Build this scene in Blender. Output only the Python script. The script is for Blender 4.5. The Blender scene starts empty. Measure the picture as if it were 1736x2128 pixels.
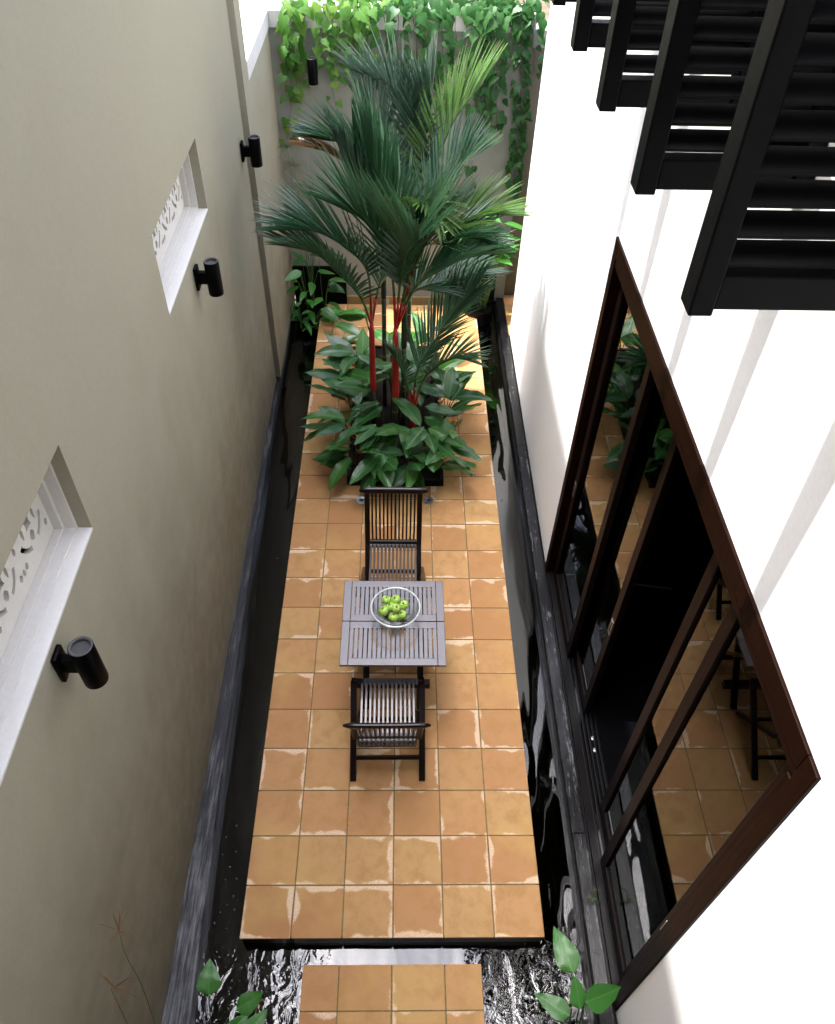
import bpy, bmesh, math, random
from mathutils import Vector, Matrix, Euler
random.seed(7)
SC = bpy.context.scene
COL = SC.collection
R = math.radians

# ------------------------------------------------------------------ camera
CAM = (0.01546, -1.41901, 5.22509); PITCH, YAW, ROLL, FPX = 0.815037, 0.03473, 0.03244, 1660.23
IW, IH = 1736.0, 2128.0
_f = Vector((math.sin(YAW)*math.cos(PITCH), math.cos(YAW)*math.cos(PITCH), -math.sin(PITCH)))
_r0 = Vector((math.cos(YAW), -math.sin(YAW), 0)); _u0 = _r0.cross(_f)
_r = _r0*math.cos(ROLL) + _u0*math.sin(ROLL); _u = -_r0*math.sin(ROLL) + _u0*math.cos(ROLL)
cam_d = bpy.data.cameras.new('camera'); cam = bpy.data.objects.new('camera', cam_d); COL.objects.link(cam)
m = Matrix(((_r.x, _u.x, -_f.x, CAM[0]), (_r.y, _u.y, -_f.y, CAM[1]), (_r.z, _u.z, -_f.z, CAM[2]), (0, 0, 0, 1)))
cam.matrix_world = m
cam_d.sensor_fit = 'VERTICAL'; cam_d.sensor_height = 24.0; cam_d.lens = 24.0*FPX/IH
cam_d.clip_start = 0.05; cam_d.clip_end = 2000
SC.camera = cam
# ------------------------------------------------------------------ sky, sun, exposure
SUN = Vector((1.0, -0.17, -2.78)).normalized()          # the way the light travels
world = bpy.data.worlds.new('World'); SC.world = world; world.use_nodes = True
wn = world.node_tree.nodes; wn.clear()
sky = wn.new('ShaderNodeTexSky'); sky.sky_type = 'NISHITA'; sky.sun_disc = False
to_sun = -SUN
sky.sun_elevation = math.asin(to_sun.z); sky.sun_rotation = math.atan2(to_sun.x, to_sun.y)
sky.dust_density = 10.0; sky.air_density = 1.0; sky.ozone_density = 1.6
bg = wn.new('ShaderNodeBackground'); bg.inputs['Strength'].default_value = 0.15
wo = wn.new('ShaderNodeOutputWorld')
tint = wn.new('ShaderNodeMix'); tint.data_type = 'RGBA'; tint.blend_type = 'MULTIPLY'; tint.inputs[0].default_value = 1.0
tint.inputs[7].default_value = (.90, .98, 1.12, 1)           # a slightly cooler, whiter tropical haze
world.node_tree.links.new(sky.outputs[0], tint.inputs[6]); world.node_tree.links.new(tint.outputs[2], bg.inputs[0]); world.node_tree.links.new(bg.outputs[0], wo.inputs[0])
sl = bpy.data.lights.new('sun', 'SUN'); sl.energy = 2.0; sl.angle = R(0.6); sl.color = (1.0, 0.975, 0.935)
so = bpy.data.objects.new('sun', sl); COL.objects.link(so)
so.rotation_euler = SUN.to_track_quat('-Z', 'Y').to_euler(); so.location = (-4, 2, 12)
SC.view_settings.view_transform = 'Standard'; SC.view_settings.look = 'None'
SC.view_settings.exposure = 2.47; SC.view_settings.gamma = 1.0
SC.view_settings.use_curve_mapping = False
SC.cycles.max_bounces = 10; SC.cycles.diffuse_bounces = 5; SC.cycles.glossy_bounces = 5
SC.cycles.transmission_bounces = 8; SC.cycles.transparent_max_bounces = 12

def at(px, py, axis, val):
    """where the line of sight through a point of the photograph meets a plane"""
    d = _f + _r*((px-IW/2)/FPX) - _u*((py-IH/2)/FPX)
    t = (val-CAM[axis])/d[axis]
    return Vector(CAM) + d*t

# ------------------------------------------------------------------ node expressions
class S:
    def __init__(s, nt, sock): s.nt, s.k = nt, sock
    def _m(s, op, *a):
        n = s.nt.nodes.new('ShaderNodeMath'); n.operation = op
        for i, v in enumerate((s,)+a):
            if isinstance(v, S): s.nt.links.new(v.k, n.inputs[i])
            else: n.inputs[i].default_value = v
        return S(s.nt, n.outputs[0])
    def __add__(s, o): return s._m('ADD', o)
    __radd__ = __add__
    def __sub__(s, o): return s._m('SUBTRACT', o)
    def __rsub__(s, o): return (s*-1.0)+o
    def __mul__(s, o): return s._m('MULTIPLY', o)
    __rmul__ = __mul__
    def __truediv__(s, o): return s._m('DIVIDE', o)
    def abs(s): return s._m('ABSOLUTE')
    def min(s, o): return s._m('MINIMUM', o)
    def max(s, o): return s._m('MAXIMUM', o)
    def pow(s, o): return s._m('POWER', o)
    def sin(s): return s._m('SINE')
    def ss(s, a, b):
        n = s.nt.nodes.new('ShaderNodeMapRange'); n.interpolation_type = 'SMOOTHSTEP'
        for i, v in ((0, s), (1, a), (2, b)):
            if isinstance(v, S): s.nt.links.new(v.k, n.inputs[i])
            else: n.inputs[i].default_value = v
        return S(s.nt, n.outputs[0])

class Mat:
    def __init__(s, name):
        s.m = bpy.data.materials.new(name); s.m.use_nodes = True; s.nt = s.m.node_tree; s.nt.nodes.clear()
        s.out = s.nt.nodes.new('ShaderNodeOutputMaterial')
        s.tc = s.nt.nodes.new('ShaderNodeTexCoord'); s.geo = s.nt.nodes.new('ShaderNodeNewGeometry'); s.oi = s.nt.nodes.new('ShaderNodeObjectInfo')
    def set(s, sock, v):
        if isinstance(v, S): s.nt.links.new(v.k, sock)
        elif isinstance(v, bpy.types.NodeSocket): s.nt.links.new(v, sock)
        elif v is not None:
            if isinstance(v, (tuple, list)) and len(v) == 3 and sock.type == 'RGBA': v = tuple(v)+(1,)
            sock.default_value = v
    @property
    def rnd(s): return S(s.nt, s.oi.outputs['Random'])
    def obj(s): return s.tc.outputs['Object']
    def pos(s): return s.geo.outputs['Position']
    def sep(s, v):
        n = s.nt.nodes.new('ShaderNodeSeparateXYZ'); s.nt.links.new(v, n.inputs[0]); return [S(s.nt, n.outputs[i]) for i in range(3)]
    def comb(s, x, y, z):
        n = s.nt.nodes.new('ShaderNodeCombineXYZ')
        for i, v in enumerate((x, y, z)): s.set(n.inputs[i], v)
        return n.outputs[0]
    def scale(s, v, sc):
        n = s.nt.nodes.new('ShaderNodeVectorMath'); n.operation = 'MULTIPLY'; s.nt.links.new(v, n.inputs[0]); n.inputs[1].default_value = sc; return n.outputs[0]
    def noise(s, v, scale, detail=4, rough=.55, w=None, dist=0):
        n = s.nt.nodes.new('ShaderNodeTexNoise'); s.nt.links.new(v, n.inputs['Vector'])
        if w is not None: n.noise_dimensions = '4D'; s.set(n.inputs['W'], w)
        n.inputs['Scale'].default_value = scale; n.inputs['Detail'].default_value = detail; n.inputs['Roughness'].default_value = rough; n.inputs['Distortion'].default_value = dist
        return S(s.nt, n.outputs['Fac'])
    def white(s, w):
        n = s.nt.nodes.new('ShaderNodeTexWhiteNoise'); n.noise_dimensions = '1D'; s.set(n.inputs['W'], w)
        p = s.nt.nodes.new('ShaderNodeSeparateColor'); s.nt.links.new(n.outputs['Color'], p.inputs[0])
        return [S(s.nt, p.outputs[i]) for i in range(3)]
    def mix(s, fac, a, b, mode='MIX'):
        n = s.nt.nodes.new('ShaderNodeMix'); n.data_type = 'RGBA'; n.blend_type = mode; n.clamp_factor = True
        s.set(n.inputs[0], fac); s.set(n.inputs[6], a); s.set(n.inputs[7], b); return n.outputs[2]
    def bump(s, h, strength, dist=0.01):
        n = s.nt.nodes.new('ShaderNodeBump'); n.inputs['Strength'].default_value = strength; n.inputs['Distance'].default_value = dist
        s.set(n.inputs['Height'], h); return n.outputs[0]
    def bsdf(s, color, rough=.5, spec=.5, normal=None, metal=0, coat=0, **kw):
        n = s.nt.nodes.new('ShaderNodeBsdfPrincipled')
        s.set(n.inputs['Base Color'], color); s.set(n.inputs['Roughness'], rough); s.set(n.inputs['Specular IOR Level'], spec); s.set(n.inputs['Metallic'], metal)
        s.set(n.inputs['Coat Weight'], coat)
        for k, v in kw.items(): s.set(n.inputs[k.replace('_', ' ')], v)
        if normal is not None: s.nt.links.new(normal, n.inputs['Normal'])
        return n.outputs[0]
    def node(s, t, **kw):
        n = s.nt.nodes.new(t)
        for k, v in kw.items(): s.set(n.inputs[k], v)
        return n
    def done(s, sh): s.nt.links.new(sh, s.out.inputs['Surface']); return s.m
    def mixsh(s, fac, a, b):
        n = s.nt.nodes.new('ShaderNodeMixShader'); s.set(n.inputs[0], fac); s.nt.links.new(a, n.inputs[1]); s.nt.links.new(b, n.inputs[2]); return n.outputs[0]

M = {}
def plaster(name, ca, cb, streak, bumpy, rough=.85, foot_shade=None, spec=.3):
    t = Mat(name); p = t.pos()
    n1 = t.noise(p, .9, 4, .6); n2 = t.noise(t.scale(p, (3.0, 3.0, .35)), 1.6, 4, .6); n3 = t.noise(p, 55, 3, .6); n4 = t.noise(p, 7, 4, .6)
    c = t.mix((n1*.6+n2*streak).ss(.3, .3+.55*(.6+streak)), ca, cb)
    c = t.mix(n3.ss(.35, .75)*.12, c, tuple(x*.6 for x in ca))
    if foot_shade:
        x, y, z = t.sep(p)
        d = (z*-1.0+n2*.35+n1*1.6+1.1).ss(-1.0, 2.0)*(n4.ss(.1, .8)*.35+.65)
        c = t.mix(d*.72, c, foot_shade)  # darker towards the wall foot: shade painted into the plaster colour
    M[name] = t.done(t.bsdf(c, rough, spec, t.bump(n3*.4+n4*1.2+n1*.8, bumpy, .006)))
plaster('beige_plaster', (.360, .340, .255), (.315, .292, .205), .12, .22, rough=.8, spec=.12, foot_shade=(.080, .058, .032))
plaster('grey_plaster', (.265, .268, .228), (.225, .226, .186), .3, .3)
plaster('white_plaster', (.86, .86, .86), (.82, .82, .82), .35, .12)
plaster('white_paint', (.70, .68, .64), (.62, .60, .555), .3, .15)

def tile_mat():
    t = Mat('terracotta'); o = t.obj(); p = t.pos(); x, y, z = t.sep(o)
    r1, r2, r3 = t.white(t.rnd*91.7); q1, q2, q3 = t.white(t.rnd*57.3+3.1)
    base = t.mix(r1, (.46, .246, .104), (.375, .182, .072))
    base = t.mix(q3.ss(.5, 1.0)*.6, base, (.52, .345, .140))
    big = t.noise(p, 1.3, 4, .6); mot = t.noise(p, 9, 5, .65, dist=.4); fine = t.noise(p, 160, 3, .6); sp = t.noise(p, 60, 2, .5)
    c = t.mix(mot.ss(.40, .70)*.7, base, (.35, .190, .065))
    c = t.mix(big.ss(.48, .68)*.5, c, (.52, .345, .110))
    c = t.mix(fine.ss(.35, .8)*.35, c, (.31, .155, .065))
    c = t.mix(sp.ss(.68, .8)*.4, c, (.20, .12, .055))
    H = .1505
    w = t.rnd*37.0
    en = t.noise(o, 34, 4, .65, w=w); el = t.noise(o, 5.5, 2, .5, w=w)
    grit = t.noise(o, 150, 2, .6, w=w)
    m = None
    for d, amt in (((y+H), r2), ((H-x), r3), ((x+H), q1), ((H-y), q2)):
        wd = (amt-.54)*.06+(el-.5)*.17+(en-.5)*.03
        b = (wd-d).ss(-.007, .012)*(d+(en-.5)*.004).ss(.001, .005)*amt.ss(.3, .5)
        m = b if m is None else m.max(b)
    m = m*(grit.ss(.3, .62)*.65+.35)
    c = t.mix(m*.92, c, (.72, .55, .38))
    dk = t.mix((x.abs().max(y.abs())).ss(H-.006, H), c, (.22, .135, .05), 'MIX')
    c = t.mix(.5, c, dk)
    M['terracotta'] = t.done(t.bsdf(c, t_r(t, mot), .25, t.bump(fine*.5+mot+m*.6, .25, .004)))
def t_r(t, n): return n*.3+.55
tile_mat()

def simple(name, col, rough=.5, spec=.5, metal=0, var=.25, scale=20, bump=.1, coat=0):
    t = Mat(name); n = t.noise(t.pos(), scale, 4, .6)
    c = t.mix(n.ss(.3, .75), col, tuple(v*(1-var) for v in col))
    M[name] = t.done(t.bsdf(c, (n*.25+(rough-.125)), spec, t.bump(n, bump, .003), metal, coat))
simple('grout', (.20, .165, .085), .9, .2, scale=60, var=.5)
simple('pool_side', (.003, .0023, .0023), .35, .15, scale=12)
simple('dark_soil', (.012, .009, .007), .95, .2, scale=40, var=.6, bump=.8)
simple('black_paint', (.0016, .0016, .0019), .42, .08, scale=30)
simple('lamp_black', (.0010, .0010, .0012), .45, .08, scale=60)
simple('lamp_rim', (.07, .07, .07), .45, .5, scale=60)
simple('metal', (.55, .54, .52), .3, .5, 1.0, scale=80)
simple('dark_interior', (.010, .010, .011), .6, .3)
simple('granite', (.003, .003, .004), .10, .4, scale=90, bump=.01)
simple('pale_joint', (.45, .44, .42), .8)
simple('roof_grey', (.10, .10, .10), .8)
simple('ground_earth', (.10, .08, .05), .95, .2, scale=3, var=.4)
simple('pool_floor', (.006, .0065, .0035), .9, .0, scale=6, var=.7)

def stone():
    t = Mat('black_stone'); p = t.pos()
    st = t.noise(t.scale(p, (38, 2.2, 38)), 1.0, 6, .7); big = t.noise(p, 4.5, 4, .6); f = t.noise(t.scale(p, (150, 14, 150)), 1.0, 4, .7)
    worn = (st*.65+f*.35+(big-.5)*.35).ss(.55, .66)
    c = t.mix(worn*.6, (.004, .004, .005), (.22, .22, .23))
    M['black_stone'] = t.done(t.bsdf(c, worn*.22+.22, .4, t.bump(st*.6+f*.5, .5, .004)))
stone()
def grey_stone():
    t = Mat('slate'); p = t.pos()
    st = t.noise(t.scale(p, (55, 3.0, 55)), 1.0, 6, .7); big = t.noise(p, 3.0, 4, .6); f = t.noise(t.scale(p, (160, 20, 160)), 1.0, 4, .7)
    c = t.mix((st*.6+f*.4).ss(.38, .68), (.008, .008, .009), (.036, .036, .038))
    near = t.sep(p)[1].ss(-.2, 1.8)*-1.0+1.0; c = t.mix((st+(big-.5)*.6+near*.14).ss(.48, .92)*.55, c, (.30, .30, .305))
    M['slate'] = t.done(t.bsdf(c, f*.25+.30, .28, t.bump(st*.6+f*.5, .6, .004)))
grey_stone()
def wood(name, ca, cb, rough, spec=.5, coat=0.0):
    t = Mat(name); o = t.obj()
    g = t.noise(t.scale(o, (1, 1, 1)), 18, 3, .5, w=t.rnd*30, dist=1.2)
    gr = t.noise(t.scale(o, (60, 60, 4)), 1.2, 4, .6, w=t.rnd*30)
    r = t.white(t.rnd*17)[0]
    c = t.mix(gr.ss(.3, .7)*.7+g*.3-.15, ca, cb); c = t.mix(r*.35, c, tuple(v*.55 for v in ca))
    M[name] = t.done(t.bsdf(c, (gr*.2+(rough-.1)), spec, t.bump(gr, .15, .002), 0, coat))
wood('dark_wood', (.010, .0045, .004), (.004, .002, .0018), .30, .35, .12)
wood('table_wood', (.080, .055, .044), (.042, .027, .020), .34, .9, .5)
wood('door_wood', (.0095, .0028, .0013), (.0050, .0015, .0008), .45, .05, .0)
wood('leaf_wood', (.0062, .0026, .0019), (.0038, .0017, .0013), .45, .08, .0)

def glass_pane():
    t = Mat('pane_glass'); fr = t.node('ShaderNodeFresnel', IOR=1.52)
    n = t.noise(t.pos(), .8, 1, .4)
    gl = t.node('ShaderNodeBsdfGlossy', Color=(.95, .97, .97), Roughness=0.0); t.nt.links.new(t.bump(n, .015, .02), gl.inputs['Normal'])
    tr = t.node('ShaderNodeBsdfTransparent', Color=(.82, .86, .85))
    M['pane_glass'] = t.done(t.mixsh(S(t.nt, fr.outputs[0]), tr.outputs[0], gl.outputs[0]))
glass_pane()
def upper_glass():
    t = Mat('window_glass'); M['window_glass'] = t.done(t.bsdf((.02, .022, .025), .07, 1.0))
upper_glass()
def bowl_glass():
    t = Mat('bowl_glass'); fr = t.node('ShaderNodeFresnel', IOR=1.5)
    lw = t.node('ShaderNodeLayerWeight', Blend=.18)
    tr = t.node('ShaderNodeBsdfTransparent', Color=(.955, .97, .965)); gl = t.node('ShaderNodeBsdfGlossy', Color=(1, 1, 1), Roughness=.03)
    M['bowl_glass'] = t.done(t.mixsh(S(t.nt, lw.outputs['Fresnel'])*.45, tr.outputs[0], gl.outputs[0]))
    t = Mat('rim_glass'); gl = t.node('ShaderNodeBsdfGlossy', Color=(1, 1, 1), Roughness=.12); di = t.node('ShaderNodeBsdfTranslucent', Color=(.85, .87, .87)); tr = t.node('ShaderNodeBsdfTransparent', Color=(.95, .96, .96)); df_ = t.node('ShaderNodeBsdfDiffuse', Color=(.8, .82, .82))
    M['rim_glass'] = t.done(t.mixsh(.45, t.mixsh(.5, di.outputs[0], df_.outputs[0]), t.mixsh(.35, tr.outputs[0], gl.outputs[0])))
bowl_glass()
def water():
    t = Mat('pool_water'); p = t.pos(); x, y, z = t.sep(p)
    rough = (y*-1.0).ss(-.15, .25)*(x.abs().ss(.32, .62)*.94+.06)                              # the fountain end stirs the water
    calm = t.noise(t.scale(p, (2.2, .55, 1)), 1.5, 2, .4, dist=.3)
    chop = t.noise(t.scale(p, (1.0, .7, 1)), 8.0, 3, .50, dist=1.3); chop2 = t.noise(p, 24, 2, .5)
    bk = y.ss(5.2, 6.4)
    h = calm*.013+(chop*.013+chop2*.0030)*rough+chop*.004*bk
    fr = t.node('ShaderNodeFresnel', IOR=1.33)
    nrm = t.bump(h, 1.0, 1.0); t.nt.links.new(nrm, fr.inputs['Normal'])
    gl = t.node('ShaderNodeBsdfGlossy', Color=(1, 1, 1), Roughness=.0); t.nt.links.new(nrm, gl.inputs['Normal'])
    tr = t.node('ShaderNodeBsdfTransparent', Color=(.30, .32, .26))
    M['pool_water'] = t.done(t.mixsh(S(t.nt, fr.outputs[0])*2.7, tr.outputs[0], gl.outputs[0]))
water()

def leafm(name, ca, cb, rough=.35, trans=.25, vein=.35, tcol=None, spec=.5, edge=None, ribs=0, lengthwise=False, rev=None, tips=False):
    t = Mat(name); o = t.obj(); x, y, z = t.sep(o); r = t.white(t.rnd*71.3)
    n = t.noise(t.pos(), 9, 3, .55); fn = t.noise(t.pos(), 60, 3, .6)
    c = t.mix((n*.5+r[0]*.9-.2), ca, cb)
    c = t.mix(fn.ss(.5, .8)*.25, c, tuple(v*.6 for v in ca))
    h = fn*.3
    if vein:
        mid = 1-x.abs().ss(.010, .022) if False else (x.abs().ss(.008, .024)*-1.0+1.0)
        sv = ((y+x.abs()*-.55)*95.0).sin().abs()
        svm = (sv*-1.0+1.0).ss(.62, .95)
        c = t.mix((mid.max(svm*.22))*vein, c, tuple(min(1, v*2.2+.06) for v in cb))
        h = h+svm*.5+mid*1.2
    if rev: c = t.mix(r[1].ss(.80, .9), c, rev)
    if tips:
        at_ = t.nt.nodes.new('ShaderNodeAttribute'); at_.attribute_name = 'tip'; f_ = S(t.nt, at_.outputs['Fac'])
        c = t.mix((f_+n*.25).ss(1.07, 1.17), c, (.30, .20, .085))
    b = t.bsdf(c, r[2]*.12+(rough-.06), spec, t.bump(h, .25, .004))
    tl = t.node('ShaderNodeBsdfTranslucent'); tcol = tcol or tuple(min(1, v*2.0) for v in cb); t.set(tl.inputs[0], t.mix(r[0], tcol, tuple(v*.75 for v in tcol)))
    M[name] = t.done(t.mixsh(trans, b, tl.outputs[0]))
leafm('heliconia_leaf', (.013, .060, .015), (.030, .112, .022), .30, .16, .38)
leafm('heliconia_bright', (.030, .12, .020), (.045, .155, .022), .32, .25, .35)
leafm('vine_leaf', (.034, .118, .016), (.070, .180, .024), .42, .30, .22, spec=.3, rev=(.16, .27, .05))
leafm('vine_dark', (.014, .062, .013), (.030, .105, .020), .40, .24, .22, spec=.25)  # darker copy for the right-hand vines, shade put into the leaf colour
leafm('thalia_leaf', (.034, .150, .022), (.050, .185, .026), .36, .22, .25)
leafm('palm_leaf', (.027, .088, .044), (.050, .140, .058), .27, .18, 0, spec=.8, tips=True)
leafm('palm_blue', (.045, .095, .066), (.075, .135, .085), .32, .15, 0, spec=.8, tips=True)
leafm('palm_green', (.050, .130, .030), (.090, .180, .040), .36, .3, 0, tips=True)
leafm('palm_dry', (.22, .10, .035), (.32, .16, .05), .6, .2, 0, tcol=(.25, .13, .05))
leafm('sedge', (.06, .12, .03), (.12, .14, .05), .5, .2, 0)
simple('dry_sedge', (.20, .10, .04), .7, .3)
simple('green_stem', (.05, .12, .025), .45, .4, scale=40)
simple('vine_stem', (.06, .07, .03), .6, .3, scale=40)
simple('brown_stem', (.035, .022, .012), .6, .3, scale=40)
simple('petal_white', (.85, .83, .82), .5, .3, var=.05)
simple('flower_yellow', (.70, .50, .05), .5, .3)
simple('bract_red', (.45, .02, .012), .35, .4)
def crownshaft():
    t = Mat('crownshaft_red'); o = t.obj(); n = t.noise(t.scale(o, (30, 30, 2.5)), 1, 4, .6); s = t.noise(t.pos(), 90, 2, .6)
    c = t.mix(n.ss(.35, .7), (.48, .022, .014), (.27, .012, .010)); c = t.mix(s.ss(.68, .8)*.5, c, (.12, .01, .01))
    M['crownshaft_red'] = t.done(t.bsdf(c, .36, .5, t.bump(n, .2, .003)))
crownshaft()
def trunk():
    t = Mat('palm_trunk'); o = t.obj(); n = t.noise(t.scale(o, (8, 8, 2)), 2, 4, .6)
    M['palm_trunk'] = t.done(t.bsdf(t.mix(n, (.018, .032, .016), (.04, .05, .022)), .45, .4, t.bump(n, .2, .004)))
trunk()
simple('sheath_dark', (.030, .045, .016), .45, .4, scale=30)
simple('trunk_ring', (.24, .19, .11), .7)
def applem():
    t = Mat('apple_green'); o = t.obj(); n = t.noise(o, 45, 3, .6, w=t.rnd*9); sp = t.noise(o, 330, 1, .4); x, y, z = t.sep(o)
    c = t.mix(n.ss(.3, .7)*.6+t.white(t.rnd*13)[0]*.4, (.22, .44, .040), (.38, .55, .11)); c = t.mix(sp.ss(.70, .76)*.5, c, (.62, .70, .36))
    c = t.mix((x*x+y*y).pow(.5).ss(.006, .013)*-1.0+1.0, c, (.16, .17, .03))
    M['apple_green'] = t.done(t.bsdf(c, .28, .5, None, 0, .15, Subsurface_Weight=.08))
applem()
simple('bubble_film', (.02, .022, .025), .04, 1.0, var=.1)

# ------------------------------------------------------------------ mesh helpers
class MB:
    def __init__(s): s.v = []; s.f = []
    def add(s, vs, fs):
        o = len(s.v); s.v += [tuple(v) for v in vs]; s.f += [tuple(i+o for i in f) for f in fs]; return s
    def box(s, x0, x1, y0, y1, z0, z1, mat=None, ch=0.0):
        if ch <= 0:
            vs = [(x0, y0, z0), (x1, y0, z0), (x1, y1, z0), (x0, y1, z0), (x0, y0, z1), (x1, y0, z1), (x1, y1, z1), (x0, y1, z1)]
            fs = [(3, 2, 1, 0), (4, 5, 6, 7), (0, 1, 5, 4), (1, 2, 6, 5), (2, 3, 7, 6), (3, 0, 4, 7)]
        else:
            bm = bmesh.new(); bmesh.ops.create_cube(bm, size=1)
            for v in bm.verts: v.co = Vector(((x0+x1)/2+v.co.x*(x1-x0), (y0+y1)/2+v.co.y*(y1-y0), (z0+z1)/2+v.co.z*(z1-z0)))
            bmesh.ops.bevel(bm, geom=bm.edges[:], offset=ch, segments=2, affect='EDGES', profile=.5)
            bm.verts.index_update(); vs = [v.co.copy() for v in bm.verts]; fs = [[v.index for v in f.verts] for f in bm.faces]; bm.free()
        if mat is not None: vs = [mat @ Vector(v) for v in vs]
        return s.add(vs, fs)
    def bar(s, a, b, w, h, up=(0, 0, 1), ch=0.0):
        a, b = Vector(a), Vector(b); d = b-a; L = d.length; zx = d.normalized(); x = zx.cross(Vector(up))
        if x.length < 1e-4: x = zx.cross(Vector((0, 1, 0)))
        x.normalize(); y = zx.cross(x)
        mt = Matrix(((x.x, y.x, zx.x, a.x), (x.y, y.y, zx.y, a.y), (x.z, y.z, zx.z, a.z), (0, 0, 0, 1)))
        return s.box(-w/2, w/2, -h/2, h/2, 0, L, mt, ch)
    def tube(s, pts, rad, n=8, cap=True):
        pts = [Vector(p) for p in pts]; k = len(pts)
        if not hasattr(rad, '__len__'): rad = [rad]*k
        vs, fs = [], []; ref = None
        for i, p in enumerate(pts):
            t = (pts[min(i+1, k-1)]-pts[max(i-1, 0)]).normalized()
            if ref is None: ref = t.orthogonal().normalized()
            ref = (ref-t*ref.dot(t)).normalized(); b2 = t.cross(ref)
            for j in range(n):
                a = 2*math.pi*j/n; vs.append(p+(ref*math.cos(a)+b2*math.sin(a))*rad[i])
        for i in range(k-1):
            for j in range(n): fs.append((i*n+j, i*n+(j+1) % n, (i+1)*n+(j+1) % n, (i+1)*n+j))
        if cap: fs.append(tuple(range(n-1, -1, -1))); fs.append(tuple((k-1)*n+j for j in range(n)))
        return s.add(vs, fs)
    def lathe(s, prof, n=32, c=(0, 0, 0), closed=False):
        vs, fs = [], []; k = len(prof)
        for r, z in prof:
            for j in range(n): a = 2*math.pi*j/n; vs.append((c[0]+r*math.cos(a), c[1]+r*math.sin(a), c[2]+z))
        rng = k if closed else k-1
        for i in range(rng):
            for j in range(n): i2 = (i+1) % k; fs.append((i*n+j, i*n+(j+1) % n, i2*n+(j+1) % n, i2*n+j))
        return s.add(vs, fs)
    def mesh(s, name, mat, smooth=False):
        me = bpy.data.meshes.new(name); me.from_pydata(s.v, [], s.f); me.update()
        if mat: me.materials.append(M[mat])
        if smooth: me.polygons.foreach_set('use_smooth', [True]*len(me.polygons))
        return me
    def build(s, name, mat, parent=None, smooth=False, **kw): return link(name, s.mesh(name, mat, smooth), parent, **kw)
def link(name, me, parent=None, loc=None, mat=None, label=None, cat=None, group=None, kind=None, auto=None):
    o = bpy.data.objects.new(name, me); COL.objects.link(o)
    if parent: o.parent = parent
    if loc is not None: o.location = loc
    if mat is not None: o.matrix_local = mat
    if label: o['label'] = label
    if cat: o['category'] = cat
    if group: o['group'] = group
    if kind: o['kind'] = kind
    return o
def thing(name, label, cat, loc=(0, 0, 0), rz=0, group=None):
    o = bpy.data.objects.new(name, None); COL.objects.link(o); o.location = loc; o.rotation_euler = (0, 0, rz); o.empty_display_size = .05
    o['label'] = label; o['category'] = cat
    if group: o['group'] = group
    return o
def shade_auto(o, ang=35):
    me = o.data; me.polygons.foreach_set('use_smooth', [True]*len(me.polygons)); me.set_sharp_from_angle(angle=R(ang)); return o
def spline(pts, n):
    pts = [Vector(p) for p in pts]; P = [pts[0]*2-pts[1]]+pts+[pts[-1]*2-pts[-2]]; out = []
    seg = len(pts)-1
    for i in range(n+1):
        u = i/n*seg; k = min(int(u), seg-1); t = u-k; a, b, c, d = P[k:k+4]
        out.append(.5*((2*b)+(c-a)*t+(2*a-5*b+4*c-d)*t*t+(3*b-a-3*c+d)*t**3))
    return out
def holed_wall(mb, axis, p0, p1, a0, a1, z0, z1, holes):
    """a wall between planes p0 and p1 across an axis, with rectangular holes (a_lo, a_hi, z_lo, z_hi)"""
    A = sorted({a0, a1, *[h[0] for h in holes], *[h[1] for h in holes]}); Z = sorted({z0, z1, *[h[2] for h in holes], *[h[3] for h in holes]})
    A = [a for a in A if a0 <= a <= a1]; Z = [z for z in Z if z0 <= z <= z1]
    solid = {}
    for i in range(len(A)-1):
        for j in range(len(Z)-1):
            ca, cz = (A[i]+A[i+1])/2, (Z[j]+Z[j+1])/2
            solid[i, j] = not any(h[0] < ca < h[1] and h[2] < cz < h[3] for h in holes)
    def P(p, a, z): return (p, a, z) if axis == 0 else (a, p, z)
    def q(*pts): mb.add(pts, [(0, 1, 2, 3)])
    for (i, j), s_ in solid.items():
        if not s_: continue
        l, h, b, t = A[i], A[i+1], Z[j], Z[j+1]
        q(P(p0, l, b), P(p0, h, b), P(p0, h, t), P(p0, l, t)); q(P(p1, h, b), P(p1, l, b), P(p1, l, t), P(p1, h, t))
        if not solid.get((i-1, j)): q(P(p0, l, b), P(p0, l, t), P(p1, l, t), P(p1, l, b))
        if not solid.get((i+1, j)): q(P(p0, h, t), P(p0, h, b), P(p1, h, b), P(p1, h, t))
        if not solid.get((i, j-1)): q(P(p0, h, b), P(p0, l, b), P(p1, l, b), P(p1, h, b))
        if not solid.get((i, j+1)): q(P(p0, l, t), P(p0, h, t), P(p1, h, t), P(p1, l, t))
    return mb

# ================================================================== THE SETTING
TS = .305; WZ = -.115
MB().box(-300, 300, -300, 300, -.62, -.60).build('ground', 'ground_earth', kind='structure')
MB().box(-1.40, 1.40, -5.0, 7.25, -.42, -.40).build('pool_floor', 'pool_floor', kind='structure')
w = MB(); w.add([(-1.28, -4.8, WZ), (1.27, -4.8, WZ), (1.27, 7.06, WZ), (-1.28, 7.06, WZ)], [(0, 1, 2, 3)])
w.build('water', 'pool_water', kind='structure')

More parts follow.
